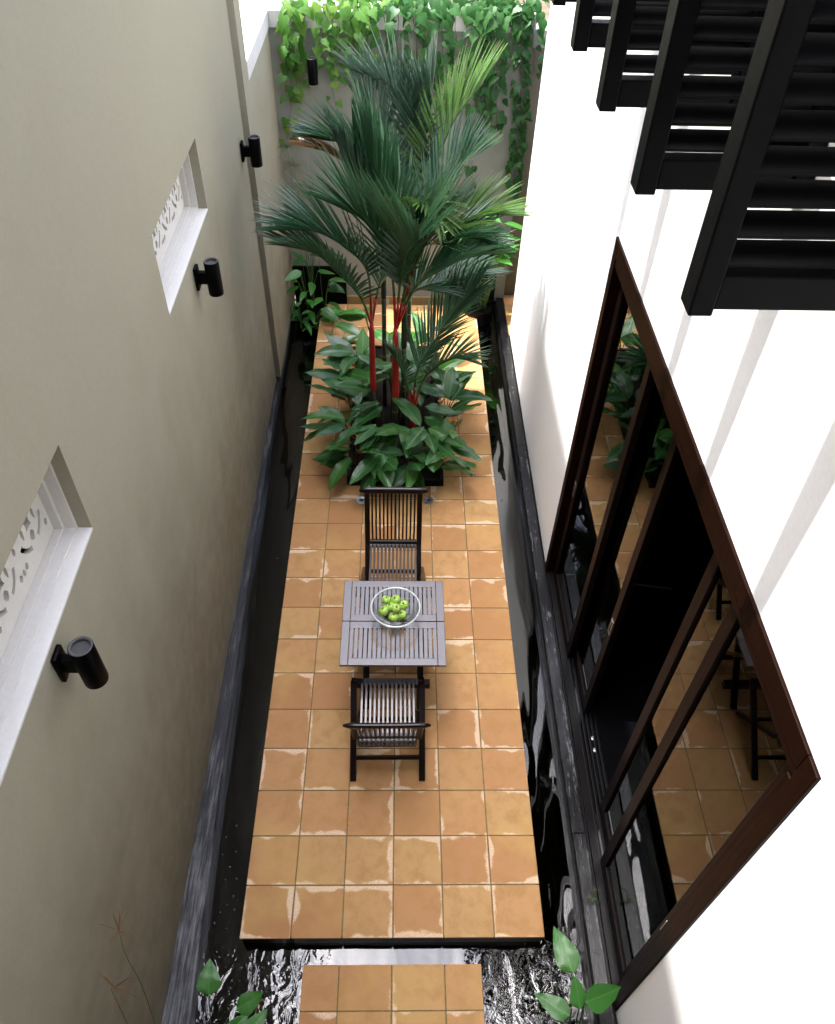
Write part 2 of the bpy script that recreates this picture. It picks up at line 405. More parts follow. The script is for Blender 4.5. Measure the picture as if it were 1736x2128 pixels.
def tile_mesh(wx, wy):
    b = MB(); b.box(-wx/2, wx/2, -wy/2, wy/2, -.022, 0, None, .0022); me = b.mesh('tile', 'terracotta'); me.polygons.foreach_set('use_smooth', [False]*len(me.polygons)); return me
TM = {}
def put_tile(parent, x0, x1, y0, y1, z=0.0):
    k = (round(x1-x0, 4), round(y1-y0, 4))
    if k not in TM: TM[k] = tile_mesh(k[0], k[1])
    o = link('tile', TM[k], parent, ((x0+x1)/2, (y0+y1)/2, z+random.uniform(-.0007, .0007)))
    o.rotation_euler = (random.uniform(-.0022, .0022), random.uniform(-.0022, .0022), random.uniform(-.003, .003) + (math.pi if random.random() < .25 and abs(k[0]-k[1]) < .01 else 0))
    return o
J = .0026
BACK = 6.885
deck = MB().box(-.898, .898, .017, BACK-.02, -.40, -.0045).build('terrace', 'grout', kind='structure')
MB().box(-.906, .906, .009, .0165, -.40, -.023).build('side_panel', 'pool_side', deck)
MB().box(-.906, -.8985, .0167, BACK-.02, -.40, -.023).build('side_panel', 'pool_side', deck)
MB().box(.8985, .906, .0167, BACK-.02, -.40, -.023).build('side_panel', 'pool_side', deck)
PX0, PX1, PY0, PY1 = -.46, .43, 3.83, 5.95
rows = [(j*TS, min((j+1)*TS, BACK)) for j in range(23)]
for j, (y0, y1) in enumerate(rows):
    for i in range(6):
        x0 = (i-3)*TS; x1 = x0+TS
        if x0 > PX0 and x1 < PX1 and y0 > PY0 and y1 < PY1: continue      # under the planter
        put_tile(deck, x0+J, x1-J, y0+J, y1-J)
hatch = MB()
for x in (-.750, -.628): hatch.box(x-.004, x+.004, 5.98, 6.62, -.003, .0022)
hatch.box(-.746, -.632, 5.976, 5.984, -.003, .0020)
hatch.build('drain_frame', 'metal', deck)
step = MB().box(-.515, .515, -1.70, -.150, -.40, -.0045).build('stepping_slab', 'grout', kind='structure')
MB().box(-.519, .519, -.1495, -.140, -.40, -.023).build('side_panel', 'pool_side', step)
MB().box(-.523, -.5155, -1.70, -.150, -.40, -.023).build('side_panel', 'pool_side', step)
MB().box(.5155, .523, -1.70, -.150, -.40, -.023).build('side_panel', 'pool_side', step)
ys = [-.137, -.375]
while ys[-1] > -1.6: ys.append(ys[-1]-TS)
xs = [-.525, -.312, -.005, .305, .522]
for k in range(len(ys)-1):
    for i in range(4): put_tile(step, xs[i]+J, xs[i+1]-J, ys[k+1]+J, ys[k]-J)
# paved side passage behind the white house
side = MB().box(1.262, 4.0, 6.30, 7.14, -.40, -.0045).build('side_passage', 'grout', kind='structure')
for i in range(9):
    for j in range(3):
        put_tile(side, 1.262+i*TS+J, 1.262+(i+1)*TS-J, 6.28+j*TS+.0+J, min(6.28+(j+1)*TS, 7.135)-J)

# kerbs either side of the pool
k = MB(); Y = [-4.5, -2.0, -.43, 1.4, 2.74, 5.0, 7.05]; X = [-1.125, -1.125, -1.128, -1.185, -1.218, -1.243, -1.250]
vs = []; 
for y, x in zip(Y, X): vs += [(-1.30, y, -.4), (x, y, -.4), (x, y, -.006), (x-.006, y, .0), (-1.30, y, .004)]
fs = []
for i in range(len(Y)-1):
    for j in range(4): fs.append((i*5+j, (i+1)*5+j, (i+1)*5+j+1, i*5+j+1))
k.add(vs, fs); k.build('kerb', 'slate', kind='structure')
kb = MB()
seams = [-4.5, -1.4, .62, 2.78, 4.4, 5.9, 7.05]
for a, b in zip(seams[:-1], seams[1:]): kb.box(1.168, 1.252, a+.0015, b-.0015, -.40, .012+random.uniform(-.002, .002), None, .004)
kb.build('kerb', 'black_stone', kind='structure')
MB().box(1.150, 1.1675, -4.5, 7.05, -.40, -.035, None, .002).build('kerb_lining', 'pool_side', kind='structure')
MB().box(1.2525, 1.272, -4.5, 6.35, -.40, -.012).build('kerb_channel', 'pool_side', kind='structure')

# ================================================================== BEIGE HOUSE (left)
LX = -1.285; WT = 8.28
win = [(-.40, .875, 2.67, 3.150), (2.50, 3.77, 2.67, 3.145)]
bh = thing('beige_house', 'tall beige plastered house wall with two fretwork windows', 'house', (LX, 0, 0))
def inv(o): return Matrix.Translation(o.location).inverted()
def part(mb, name, mat, root, parent=None, **kw):
    for i, v in enumerate(mb.v): mb.v[i] = (v[0]-root.location.x, v[1]-root.location.y, v[2]-root.location.z)
    return mb.build(name, mat, parent or root, **kw)
wall = MB(); holed_wall(wall, 0, LX, LX-.42, -6.0, 5.395, -.01, WT, win)
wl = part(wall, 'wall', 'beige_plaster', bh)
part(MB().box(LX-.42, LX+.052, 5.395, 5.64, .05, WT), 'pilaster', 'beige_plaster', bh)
part(MB().box(LX-5, LX-.421, -6.0, 5.64, -.3, WT-.01), 'building_core', 'roof_grey', bh)
def fret(u0, u1, v0, v1):
    """pierced screen in the u-v plane as a filled curve with holes"""
    cu = bpy.data.curves.new('fret', 'CURVE'); cu.dimensions = '2D'; cu.fill_mode = 'BOTH'; cu.extrude = .012
    def poly(p):
        s_ = cu.splines.new('POLY'); s_.points.add(len(p)-1); s_.use_cyclic_u = True
        for q, (a, b) in zip(s_.points, p): q.co = (a, b, 0, 1)
    poly([(u0, v0), (u1, v0), (u1, v1), (u0, v1)])
    h = v1-v0; n = 4; pitch = (u1-u0)/n; cv = (v0+v1)/2
    def arc(cx, cy, r0, r1, a0, a1, k=9):
        pts = [(cx+r1*math.cos(a0+(a1-a0)*i/k), cy+r1*math.sin(a0+(a1-a0)*i/k)) for i in range(k+1)]
        pts += [(cx+r0*math.cos(a1-(a1-a0)*i/k), cy+r0*math.sin(a1-(a1-a0)*i/k)) for i in range(k+1)]
        poly(pts)
    def dia(cx, cy, a, b): poly([(cx-a, cy), (cx-a*.5, cy+b*.75), (cx, cy+b), (cx+a*.5, cy+b*.75), (cx+a, cy), (cx+a*.5, cy-b*.75), (cx, cy-b), (cx-a*.5, cy-b*.75)])
    for i in range(n):
        cx = u0+pitch*(i+.5); rr = min(pitch, h)*.40
        for q in range(4): arc(cx, cv, rr-.022, rr, q*math.pi/2+.32, (q+1)*math.pi/2-.32)
        s_ = rr*.21; poly([(cx-s_, cv-s_), (cx, cv-s_*.75), (cx+s_, cv-s_), (cx+s_*.75, cv), (cx+s_, cv+s_), (cx, cv+s_*.75), (cx-s_, cv+s_), (cx-s_*.75, cv)])
        for dx, dy, a, b in ((0, .56, .022, .026), (0, -.56, .022, .026), (.50, 0, .011, .036), (-.50, 0, .011, .036)): dia(cx+dx*rr, cv+dy*rr, a, b)
        for sx in (-1, 1):
            for sy in (-1, 1): dia(cx+sx*rr*.98, cv+sy*rr*.98, .015, .018)
    for i in range(1, n):
        for yy in (-.9, 0, .9): dia(u0+pitch*i, cv+yy*h*.34, .013, .020)
    o = bpy.data.objects.new('tmp', cu); COL.objects.link(o)
    dg = bpy.context.evaluated_depsgraph_get(); me = bpy.data.meshes.new_from_object(o.evaluated_get(dg))
    bpy.data.objects.remove(o); me.materials.clear(); me.materials.append(M['white_paint']); return me
for wi, (a, b, z0, z1) in enumerate(win):
    e = .001
    fr = MB()                                                 # stepped white frame set back in the opening
    x0, x1 = LX-.058, LX-.104
    for (ya, yb, za, zb) in ((a+e, a+.016, z0+.013, z1-e), (b-.016, b-e, z0+.013, z1-e), (a+.017, b-.017, z1-.02, z1-e)): fr.box(x1, x0, ya, yb, za, zb)
    x0, x1 = LX-.105, LX-.30
    for (ya, yb, za, zb) in ((a+e, a+.034, z0+.013, z1-e), (b-.034, b-e, z0+.013, z1-e), (a+.035, b-.035, z1-.04, z1-e)): fr.box(x1, x0, ya, yb, za, zb)
    f = part(fr, 'window', 'white_paint', bh)
    sl_ = MB(); sl_.box(LX-.30, LX+.002, a+.002, b-.002, z0+.0005, z0+.012); sl_.box(LX-.30, LX-.060, a+.0165, b-.0165, z0+.0121, z0+.026); sl_.box(LX-.30, LX-.106, a+.0345, b-.0345, z0+.0262, z0+.038)
    part(sl_, 'sill', 'white_paint', bh, f)
    me = fret(a+.036, b-.036, z0+.039, z1-.042)
    o = link('fretwork_panel', me, f)
    o.matrix_local = Matrix(((0, 0, 1, -.152), (1, 0, 0, 0), (0, 1, 0, 0), (0, 0, 0, 1)))
    part(MB().box(LX-.235, LX-.225, a+.002, b-.002, z0+.03, z1-.002), 'backing', 'dark_interior', bh, f)

# ------------------------------------------------------------------ garden walls with white coping
GX = LX+.050; BYW = 7.05; CZ0, CZ1 = 2.855, 3.005
gw = thing('garden_wall', 'beige garden wall with white coping at far left, beside house pilaster', 'wall', (GX, 6.3, 0))
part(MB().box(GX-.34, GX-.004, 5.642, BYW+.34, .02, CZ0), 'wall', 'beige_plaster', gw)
part(MB().box(GX-.42, GX+.006, 5.643, BYW+.35, CZ0+.001, CZ1, None, .006), 'coping', 'white_paint', gw)
bw = thing('garden_wall', 'grey back wall with white coping under the hanging vines', 'wall', (0, BYW, 0))
part(MB().box(GX-.003, 1.262, BYW, BYW+.33, -.4, CZ0), 'wall', 'grey_plaster', bw)
part(MB().box(GX+.0075, 1.275, BYW-.012, BYW+.34, CZ0+.001, CZ1, None, .006), 'coping', 'white_paint', bw)
part(MB().box(.60, 1.145, BYW-.03, BYW-.001, -.3, .70), 'cladding', 'pool_side', bw)
part(MB().box(GX, -.62, BYW-.03, BYW-.001, -.3, .40), 'cladding', 'pool_side', bw)
part(MB().box(-.618, .598, BYW-.02, BYW-.001, -.3, .012), 'cladding', 'terracotta', bw)
rw = thing('garden_wall', 'brownish back wall of the passage behind the white house corner', 'wall', (2.6, 7.16, 0))
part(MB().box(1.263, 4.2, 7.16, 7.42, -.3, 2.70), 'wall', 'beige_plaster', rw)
part(MB().box(1.276, 4.2, 7.14, 7.45, 2.701, 2.86, None, .006), 'coping', 'white_paint', rw)

# ================================================================== WHITE HOUSE (right)
RX = 1.275; WD = (-.385, 2.895, -.02, 2.985)
wh = thing('white_house', 'sunlit white house with brown sliding glass doors and black louvred shutters', 'house', (RX, 0, 0))
SHY = [.30, .965, 1.63, 2.29, 2.95, 5.79]
upw = [(.40, .93, 4.22, 6.1), (1.08, 1.58, 4.22, 6.1), (1.75, 2.25, 4.22, 6.1), (2.42, 2.90, 4.22, 6.1), (-.30, .24, 4.22, 6.1), (5.15, 5.74, 4.22, 6.1)]
wm = MB(); holed_wall(wm, 0, RX, RX+.30, -6.0, 6.345, -.015, 7.2, [WD]+upw)
part(wm, 'wall', 'white_plaster', wh)
core = MB(); core.box(RX+.301, RX+6, -6.0, 6.344, 3.35, 7.19); core.box(RX+4.2, RX+6, -6.0, 6.344, -.3, 3.349); core.box(RX+.301, RX+4.199, 4.4, 6.344, -.3, 3.349); core.box(RX+.301, RX+4.199, -6, -2.6, -.3, 3.349)
part(core, 'building_core', 'dark_interior', wh)
for (a, b, z0, z1) in upw:
    g = MB().box(RX+.06, RX+.12, a+.002, b-.002, z0+.002, z1-.002); wv = part(g, 'window', 'window_glass', wh)
    fm = MB()
    for (ya, yb, za, zb) in ((a+.003, a+.05, z0+.003, z1-.003), (b-.05, b-.003, z0+.003, z1-.003), (a+.051, b-.051, z0+.003, z0+.06), (a+.051, b-.051, z1-.06, z1-.003)): fm.box(RX+.02, RX+.058, ya, yb, za, zb)
    part(fm, 'frame', 'black_paint', wh, wv)
# room floor: black granite slabs
fl = part(MB().box(RX+.02, RX+4.2, -2.6, 4.4, -.3, -.006), 'floor', 'pale_joint', wh)
fy = [-2.6+.0, -2.09, -1.48, -.87, -.29, .315, .92, 1.535, 2.16, 2.77, 3.38, 4.0, 4.4]; fx = [1.30, 1.84, 2.41, 3.0, 3.6, 4.2, 4.8, 5.4]
for i in range(len(fx)-1):
    for j in range(len(fy)-1):
        part(MB().box(fx[i]+.0012, fx[i+1]-.0012, fy[j]+.0012, fy[j+1]-.0012, -.0055, .004), 'floor_tile', 'granite', wh, fl)
for y in (1.295, 1.205): part(MB().lathe([(0, .0065), (.006, .0065), (.009, .0055), (.012, .0065), (.016, .0065), (.018, .004)], 16, (1.412, y, 0)), 'spot_disc', 'metal', wh, fl)  # metal discs added to stand in for two spots of light
# door frame
y0, y1, zt = WD[0]+.002, WD[1]-.002, WD[3]-.002
df = MB(); FW = .075; FX0, FX1 = RX-.012, RX+.20
df.box(FX0, FX1, y0, y0+FW, -.01, zt, None, .004); df.box(FX0, FX1, y1-FW, y1, -.01, zt, None, .004); df.box(FX0, FX1, y0+FW+.001, y1-FW-.001, zt-.10, zt, None, .004)
dfo = part(df, 'door_frame', 'door_wood', wh)
st = MB(); st.box(FX0+.006, FX0+.03, y0+FW+.001, y1-FW-.001, zt-.15, zt-.101, None, .003); st.box(FX0+.006, FX0+.03, y0+FW+.0005, y0+FW+.03, .0, zt-.171, None, .003)
part(st, 'stop_bead', 'door_wood', wh, dfo)
tk = MB(); tk.box(RX-.001, RX+.045, y0+FW+.001, y1-FW-.001, -.012, .010)
for q in range(5): tk.box(RX+.05+q*.03, RX+.062+q*.03, y0+FW+.001, y1-FW-.001, .0042, .014)
part(tk, 'door_track', 'pool_side', wh, dfo)
leaves = [(1.955, 2.795, RX+.045, 'lf'), (1.485, 2.32, RX+.098, 'in'), (-.02, .80, RX+.098, 'in'), (-.288, .452, RX+.045, 'lf')]
for li, (a, b, x, kd) in enumerate(leaves):
    d = MB(); sw = .078; zb, ztp = .016, zt-.102; dp = .042
    d.box(x, x+dp, a, a+sw, zb, ztp, None, .004); d.box(x, x+dp, b-sw, b, zb, ztp, None, .004)
    d.box(x+.001, x+dp-.001, a+sw-.001, b-sw+.001, zb, zb+.085, None, .004); d.box(x+.001, x+dp-.001, a+sw-.001, b-sw+.001, ztp-.09, ztp, None, .004)
    dd = part(d, 'door', 'leaf_wood', wh)
    part(MB().box(x+.016, x+.024, a+sw-.004, b-sw+.004, zb+.082, ztp-.086), 'glass', 'pane_glass', wh, dd)
    hy = {0: b-.038, 1: a+.036, 2: b-.036, 3: a+.038}[li]
    if li in (0, 1, 3):
        h = MB(); h.box(x-.0035, x-.0005, hy-.020, hy+.020, .98, 1.12, None, .001); h2 = MB().box(x-.0045, x-.0036, hy-.011, hy+.011, 1.0, 1.10)
        hh = part(h, 'handle', 'metal', wh, dd)
        for v in (h2,): part(v, 'handle', 'dark_interior', wh, dd)
# shutters standing open at right angles to the wall
for n, y in enumerate(SHY):
    SX0, SX1, zb, ztp = .735, RX-.002, 4.12, 6.15; dy = .085
    sh = part(MB().box(SX0, SX0+.062, y, y+dy, zb, ztp, None, .005), 'shutter', 'black_paint', wh)
    part(MB().box(SX1-.062, SX1, y, y+dy, zb, ztp, None, .005), 'stile', 'black_paint', wh, sh)
    part(MB().box(SX0+.0625, SX1-.0625, y+.012, y+dy-.012, zb+.012, zb+.105, None, .005), 'rail', 'black_paint', wh, sh)
    part(MB().box(SX0+.0625, SX1-.0625, y+.012, y+dy-.012, ztp-.1, ztp-.001, None, .004), 'rail', 'black_paint', wh, sh)
    z = zb+.150
    while z < ztp-.13:
        b = MB(); mt = Matrix.Translation((0, y+dy/2, z)) @ Matrix.Rotation(R(35+random.uniform(-3, 3)), 4, 'X')
        b.box(SX0+.0615, SX1-.0615, -.0345, .0345, -.006, .006, mt, .003)
        part(b, 'slat', 'black_paint', wh, sh); z += .074
rh = thing('rear_shade_block', 'added dark block with balcony behind the viewer', 'house', (0, -2.2, 0))  # unseen block, added to darken the near end and the water reflections
part(MB().box(LX+.001, RX-.013, -6.0, -1.95, -.3, 7.6), 'wall', 'black_paint', rh)
part(MB().box(LX+.001, RX-.013, -1.949, -1.22, 3.55, 3.75), 'overhang', 'black_paint', rh)
part(MB().box(LX+.001, RX-.013, -1.949, -1.35, 7.2, 7.35), 'upper_overhang', 'black_paint', rh)
# ------------------------------------------------------------------ wall lamps
def wall_lamp(loc, face, label):
    t = thing('wall_lamp', label, 'lamp', loc)
    c, s_ = math.cos(face), math.sin(face)
    rot = Matrix.Rotation(face, 4, 'Z')
    def rm(mb): mb.v = [tuple(rot @ Vector(v)) for v in mb.v]; return mb
    shade_auto(rm(MB().box(.001, .022, -.040, .040, -.075, .075, None, .006)).build('back_plate', 'lamp_black', t))
    ar = MB(); ar.box(.0225, .075, -.020, .020, -.040, .040, None, .004); rm(ar).build('arm', 'lamp_black', t)
    cyl = MB().lathe([(.0, -.1165), (.040, -.1165), (.0465, -.1135), (.0475, -.110), (.0475, .113), (.0455, .1155), (.0385, .1155), (.0365, .107), (.036, .100)], 32, (.115, 0, 0))
    b = shade_auto(rm(cyl).build('lamp_shade', 'lamp_black', t), 40)
    rm(MB().lathe([(.0350, .1010), (.0355, .1135), (.0380, .1165), (.0440, .1165), (.0452, .1158)], 32, (.115, 0, 0))).build('rim', 'lamp_rim', b, smooth=True)
    rm(MB().lathe([(0, .100), (.0355, .100)], 24, (.115, 0, 0))).build('lens', 'lamp_rim', b)
    return t
wall_lamp((LX, .275, 2.565), 0, 'black cylinder wall lamp nearest the camera, on left beige wall')
wall_lamp((LX, 3.165, 2.52), 0, 'black cylinder wall lamp on beige wall between window and pilaster')
wall_lamp((LX, 5.19, 2.475), 0, 'black cylinder wall lamp beside the beige pilaster')
wall_lamp((-.84, BYW, 2.52), -math.pi/2, 'black cylinder wall lamp on grey back wall among vines')
sk = MB().box(1.425, 1.52, 7.125, 7.16, 1.22, 1.36, None, .004); sk2 = sk.build('wall_socket', 'metal', label='small grey metal box on the passage wall', cat='socket')
MB().box(1.440, 1.505, 7.121, 7.1255, 1.24, 1.34).build('cover', 'lamp_black', sk2)
for x, y, l in ((.289, 3.650, 'round steel uplight in tiles, right of far chair'), (-.320, 3.643, 'round steel uplight in tiles, left behind far chair')):
    u = thing('floor_uplight', l, 'light', (x, y, 0), 0, 'uplights before the planter')
    shade_auto(MB().lathe([(.018, .004), (.024, .006), (.030, .008), (.047, .006), (.051, .001), (.051, -.004)], 28).build('ring', 'metal', u))
    MB().lathe([(0, .003), (.020, .003)], 20).build('lens', 'lamp_rim', u)

# ================================================================== FURNITURE
def make_chair(label, loc, rz):
    c = thing('folding_chair', label, 'chair', loc, rz, 'folding chairs at the table')
    W2 = .2345
    for s in (-1, 1):
        MB().bar((s*W2, -.262, .0), (s*W2, .262, .432), .030, .042, (1, 0, 0), .004).build('leg', 'dark_wood', c)
    for s in (-1, 1):
        pts = [(s*.203, .255, 0), (s*.203, -.155, .42), (s*.203, -.31, .855)]
        b = MB(); b.bar(pts[0], (s*.203, -.165, .43), .026, .040, (1, 0, 0), .004); b.bar((s*.203, -.150, .400), pts[2], .027, .040, (1, 0, 0), .004); b.build('stile', 'dark_wood', c)
    tr = MB(); n = 24; vs = []; fs = []
    prof = [(math.cos(2*math.pi*j/12)*.019, math.sin(2*math.pi*j/12)*.025) for j in range(12)]
    K = 15
    for i in range(K):
        u = -1+2*i/(K-1); x = u*.262; cv = .003*(1-u*u); sc = 1.0 if abs(u) < .93 else (.9 if abs(u) < .99 else .45)
        for a, b in prof: vs.append((x, -.318-cv+a*sc-b*.25*sc, .872+b*sc))
    for i in range(K-1):
        for j in range(12): fs.append((i*12+j, i*12+(j+1) % 12, (i+1)*12+(j+1) % 12, (i+1)*12+j))
    fs += [tuple(range(11, -1, -1)), tuple((K-1)*12+j for j in range(12))]
    tr.add(vs, fs); tr.build('top_rail', 'dark_wood', c, smooth=True)
    MB().bar((-.219, -.145, .105), (.219, -.145, .105), .034, .020, (0, .6, .8), .003).build('stretcher', 'dark_wood', c)
    MB().bar((-.189, .15, .098), (.189, .15, .098), .030, .020, (0, .6, .8), .003).build('stretcher', 'dark_wood', c)
    # seat rails
    fr = MB()
    K = 25; vs = []; fs = []
    for i in range(K):
        u = -1+2*i/(K-1); x = u*.249; dip = .018*min(1, max(0, (1-abs(u))/.16))
        sc = .0035*math.sin(i*math.pi)  
        for (y, z) in ((.225, .405), (.276, .405), (.276, .446-dip*.8), (.225, .446-dip)): vs.append((x, y, z))
    for i in range(K-1):
        for j in range(4): fs.append((i*4+j, i*4+(j+1) % 4, (i+1)*4+(j+1) % 4, (i+1)*4+j))
    fs += [(3, 2, 1, 0), tuple((K-1)*4+j for j in range(4))]
    fr.add(vs, fs); fr.build('seat_rail', 'dark_wood', c)
    MB().box(-.187, .187, -.205, -.170, .372, .392, None, .003).build('seat_rail', 'dark_wood', c)
    nS = 13
    for i in range(nS):
        x = (i-(nS-1)/2)*.0292
        path = spline([(x, .232, .434), (x, .12, .418), (x, -.03, .402), (x*1.02, -.13, .396), (x*1.03, -.205, .402)], 10)
        b = MB(); vs = []; fs = []
        for q, p in enumerate(path):
            wv = .0085 if q < 8 else .0115
            for dx, dz in ((-wv, -.007), (wv, -.007), (wv, .006), (wv*.7, .008), (-wv*.7, .008), (-wv, .006)): vs.append((p.x+dx, p.y, p.z+dz))
        for q in range(len(path)-1):
            for j in range(6): fs.append((q*6+j, (q+1)*6+j, (q+1)*6+(j+1) % 6, q*6+(j+1) % 6))
        fs += [tuple(range(6)), tuple((len(path)-1)*6+j for j in range(5, -1, -1))]
        b.add(vs, fs); b.build('seat_slat', 'table_wood', c)
    MB().box(-.19, .19, -.178, -.156, .432, .470, None, .003).build('back_rail', 'dark_wood', c)
    for i in range(12):
        x = (i-5.5)*.0300
        path = spline([(x*.98, -.166, .45), (x, -.222, .57), (x, -.285, .74), (x, -.322-.012*(1-(x/.2)**2), .862)], 7)
        b = MB()
        vs, fs = [], []
        for p in path:
            for dx, dy in ((-.0065, -.007), (.0065, -.007), (.0065, .007), (-.0065, .007)): vs.append((p.x+dx, p.y+dy, p.z))
        for q in range(len(path)-1):
            for j in range(4): fs.append((q*4+j, q*4+(j+1) % 4, (q+1)*4+(j+1) % 4, (q+1)*4+j))
        b.add(vs, fs); b.build('back_slat', 'dark_wood', c)
    return c
make_chair('dark slatted folding chair nearest the camera, seen from behind', (-.047, 1.245, .001), R(.4))
make_chair('dark slatted folding chair beyond the table, before the planter', (-.024, 2.585, .001), R(180))

tb = thing('folding_table', 'square dark slatted wooden folding table on terracotta tiles', 'table', (-.014, 1.795, 0))
HZ = .72; th = .022
for s in (-1, 1):
    ya, yb = (.003, .3515) if s > 0 else (-.3515, -.003)
    MB().box(-.3515, -.297, ya, yb, HZ-th, HZ, None, .003).build('side_rail', 'table_wood', tb)
    MB().box(.297, .3515, ya, yb, HZ-th, HZ, None, .003).build('side_rail', 'table_wood', tb)
    for (a, b) in ((ya, ya+.055), (yb-.055, yb)): MB().box(-.2965, .2965, a+.0005, b-.0005, HZ-th, HZ-.0004, None, .003).build('end_rail', 'table_wood', tb)
    n = 19; pitch = .593/n
    for i in range(n):
        x = -.2965+pitch*(i+.5)
        MB().box(x-pitch/2+.0027, x+pitch/2-.0027, ya+.055, yb-.055, HZ-th+.003, HZ-.001-random.uniform(0, .0008), None, .0018).build('slat', 'table_wood', tb)
for s in (-1, 1):
    MB().bar((s*.195, -.262, 0), (s*.195, .27, HZ-th-.022), .030, .045, (1, 0, 0), .004).build('leg', 'dark_wood', tb)
    MB().bar((s*.230, .262, 0), (s*.230, -.27, HZ-th-.022), .030, .045, (1, 0, 0), .004).build('leg', 'dark_wood', tb)
MB().box(-.268, .268, -.150, -.102, .085, .145, None, .004).build('stretcher', 'dark_wood', tb)
MB().box(-.268, .268, .102, .150, .085, .145, None, .004).build('stretcher', 'dark_wood', tb)
for y in (-.27, .27): MB().box(-.27, .27, y-.022, y+.022, HZ-th-.045, HZ-th-.001, None, .003).build('apron', 'dark_wood', tb)
MB().box(-.006, .006, -.30, .30, HZ-th-.012, HZ-th-.0005).build('batten', 'dark_wood', tb)
# glass bowl
prof_o = [(0, 0), (.045, 0), (.055, .003), (.085, .020), (.120, .052), (.148, .092), (.160, .118), (.1635, .1255), (.157, .124), (.143, .094), (.115, .056), (.081, .025), (.052, .0085), (.044, .0065), (0, .0065)]
bowl = MB().lathe(prof_o, 64).build('glass_bowl', 'bowl_glass', loc=(0.0, 1.815, HZ+.0005), smooth=True, label='round clear glass fruit bowl on the wooden table', cat='bowl')
MB().lathe([(.1635+.0068*math.cos(2*math.pi*k/12), .1325+.0062*math.sin(2*math.pi*k/12)) for k in range(12)], 72, closed=True).build('rim', 'rim_glass', bowl, smooth=True)
def apple_mesh():
    b = MB(); pr = []
    for i in range(19):
        t = math.pi*i/18; r = .0345*math.sin(t)*(1+.10*math.cos(t)); z = -.031*math.cos(t)*-1
        z = .031*math.cos(t); d = max(0, 1-r/.018); z -= .010*d*d if t < 1.5 else -.005*d*d
        pr.append((r*1.06, z))
    b.lathe(pr, 24); return b.mesh('apple', 'apple_green', True)
AM = apple_mesh()
stm = MB().tube([(0, 0, .018), (.001, 0, .026), (.004, .001, .033)], [.0012, .0012, .0018], 6).mesh('stem', 'brown_stem', True)
aps = [(803, 1247, .815, 'top left'), (823, 1247, .808, 'top middle'), (840, 1257, .818, 'right'), (798, 1270, .818, 'left'), (823, 1264, .858, 'centre, on top of the others'), (818, 1283, .810, 'lowest, nearest the camera'), (836, 1278, .812, 'lower right'), (811, 1261, .790, 'hidden underneath')]
cx, cy = 0.0, 1.815
for px, py, z, l in aps:
    p = at(px, py, 2, z); 
    lab = {'top left': 'green apple at the far left of the bowl', 'top middle': 'green apple at the far side of the bowl', 'right': 'green apple at the right of the bowl', 'left': 'green apple at the left of the bowl', 'centre, on top of the others': 'green apple on top, in the middle of the bowl', 'lowest, nearest the camera': 'pale green apple nearest the camera in the bowl', 'lower right': 'green apple at the near right of the bowl', 'hidden underneath': 'green apple mostly hidden beneath the others in the bowl'}[l]
    a = link('apple', AM, None, p, label=lab, cat='apple', group='apples in the glass bowl')
    a.rotation_euler = Euler((random.uniform(-.55, .55), random.uniform(-.5, .5), random.uniform(0, 6)))
    if l.startswith('centre'): a.rotation_euler = (.25, .25, 0)
    k_ = random.uniform(.90, 1.07); a.scale = (k_, k_, k_*random.uniform(.94, 1.04))
    link('stem', stm, a)

# ================================================================== PLANTS
def leaf_mesh(name, mat, L=1.0, wd=.3, droop=.25, fold=.25, shape='ell', n=10, curl=0.0, wave=0.0):
    """blade along +Y from the origin, face up, unit length"""
    vs, fs = [], []
    k = 3
    for i in range(n+1):
        t = i/n
        if shape == 'ell': w_ = wd*max(0.0, math.sin(math.pi*min(1, t**.80)))**.8*(1-.12*t)
        elif shape == 'spade': w_ = wd*(min(1, (t/.22))**.5 if t < .22 else max(0.0, 1-((t-.22)/.78)**1.7))
        else: w_ = wd*math.sin(math.pi*t)
        ang = droop*2.2*t*t; y = 0; z = 0
        # arc by integration
        st_ = 30
        for q in range(st_):
            tt = t*q/st_; a = -droop*2.4*tt; y += math.cos(a)*t/st_; z += math.sin(a)*t/st_
        a = -droop*2.4*t
        for j in range(-k, k+1):
            u = j/k; x = u*w_; dz = abs(u)*w_*fold-(u*u)*w_*curl + wave*math.sin(t*17+u*2)*abs(u)*.04
            vs.append((x, y-math.sin(a)*dz, z+math.cos(a)*dz))
    r = 2*k+1
    for i in range(n):
        for j in range(r-1): fs.append((i*r+j, i*r+j+1, (i+1)*r+j+1, (i+1)*r+j))
    b = MB().add(vs, fs); return b.mesh(name, mat, True)
def orient(p, d, up, s, roll=0):
    """matrix putting a blade's +Y along d and its face towards up"""
    d = Vector(d).normalized(); up = Vector(up); x = d.cross(up)
    if x.length < 1e-4: x = d.orthogonal()
    x.normalize(); z = x.cross(d)
    mt = Matrix(((x.x, d.x, z.x, p[0]), (x.y, d.y, z.y, p[1]), (x.z, d.z, z.z, p[2]), (0, 0, 0, 1)))
    return mt @ Matrix.Rotation(roll, 4, 'Y') @ Matrix.Diagonal((s, s, s, 1))
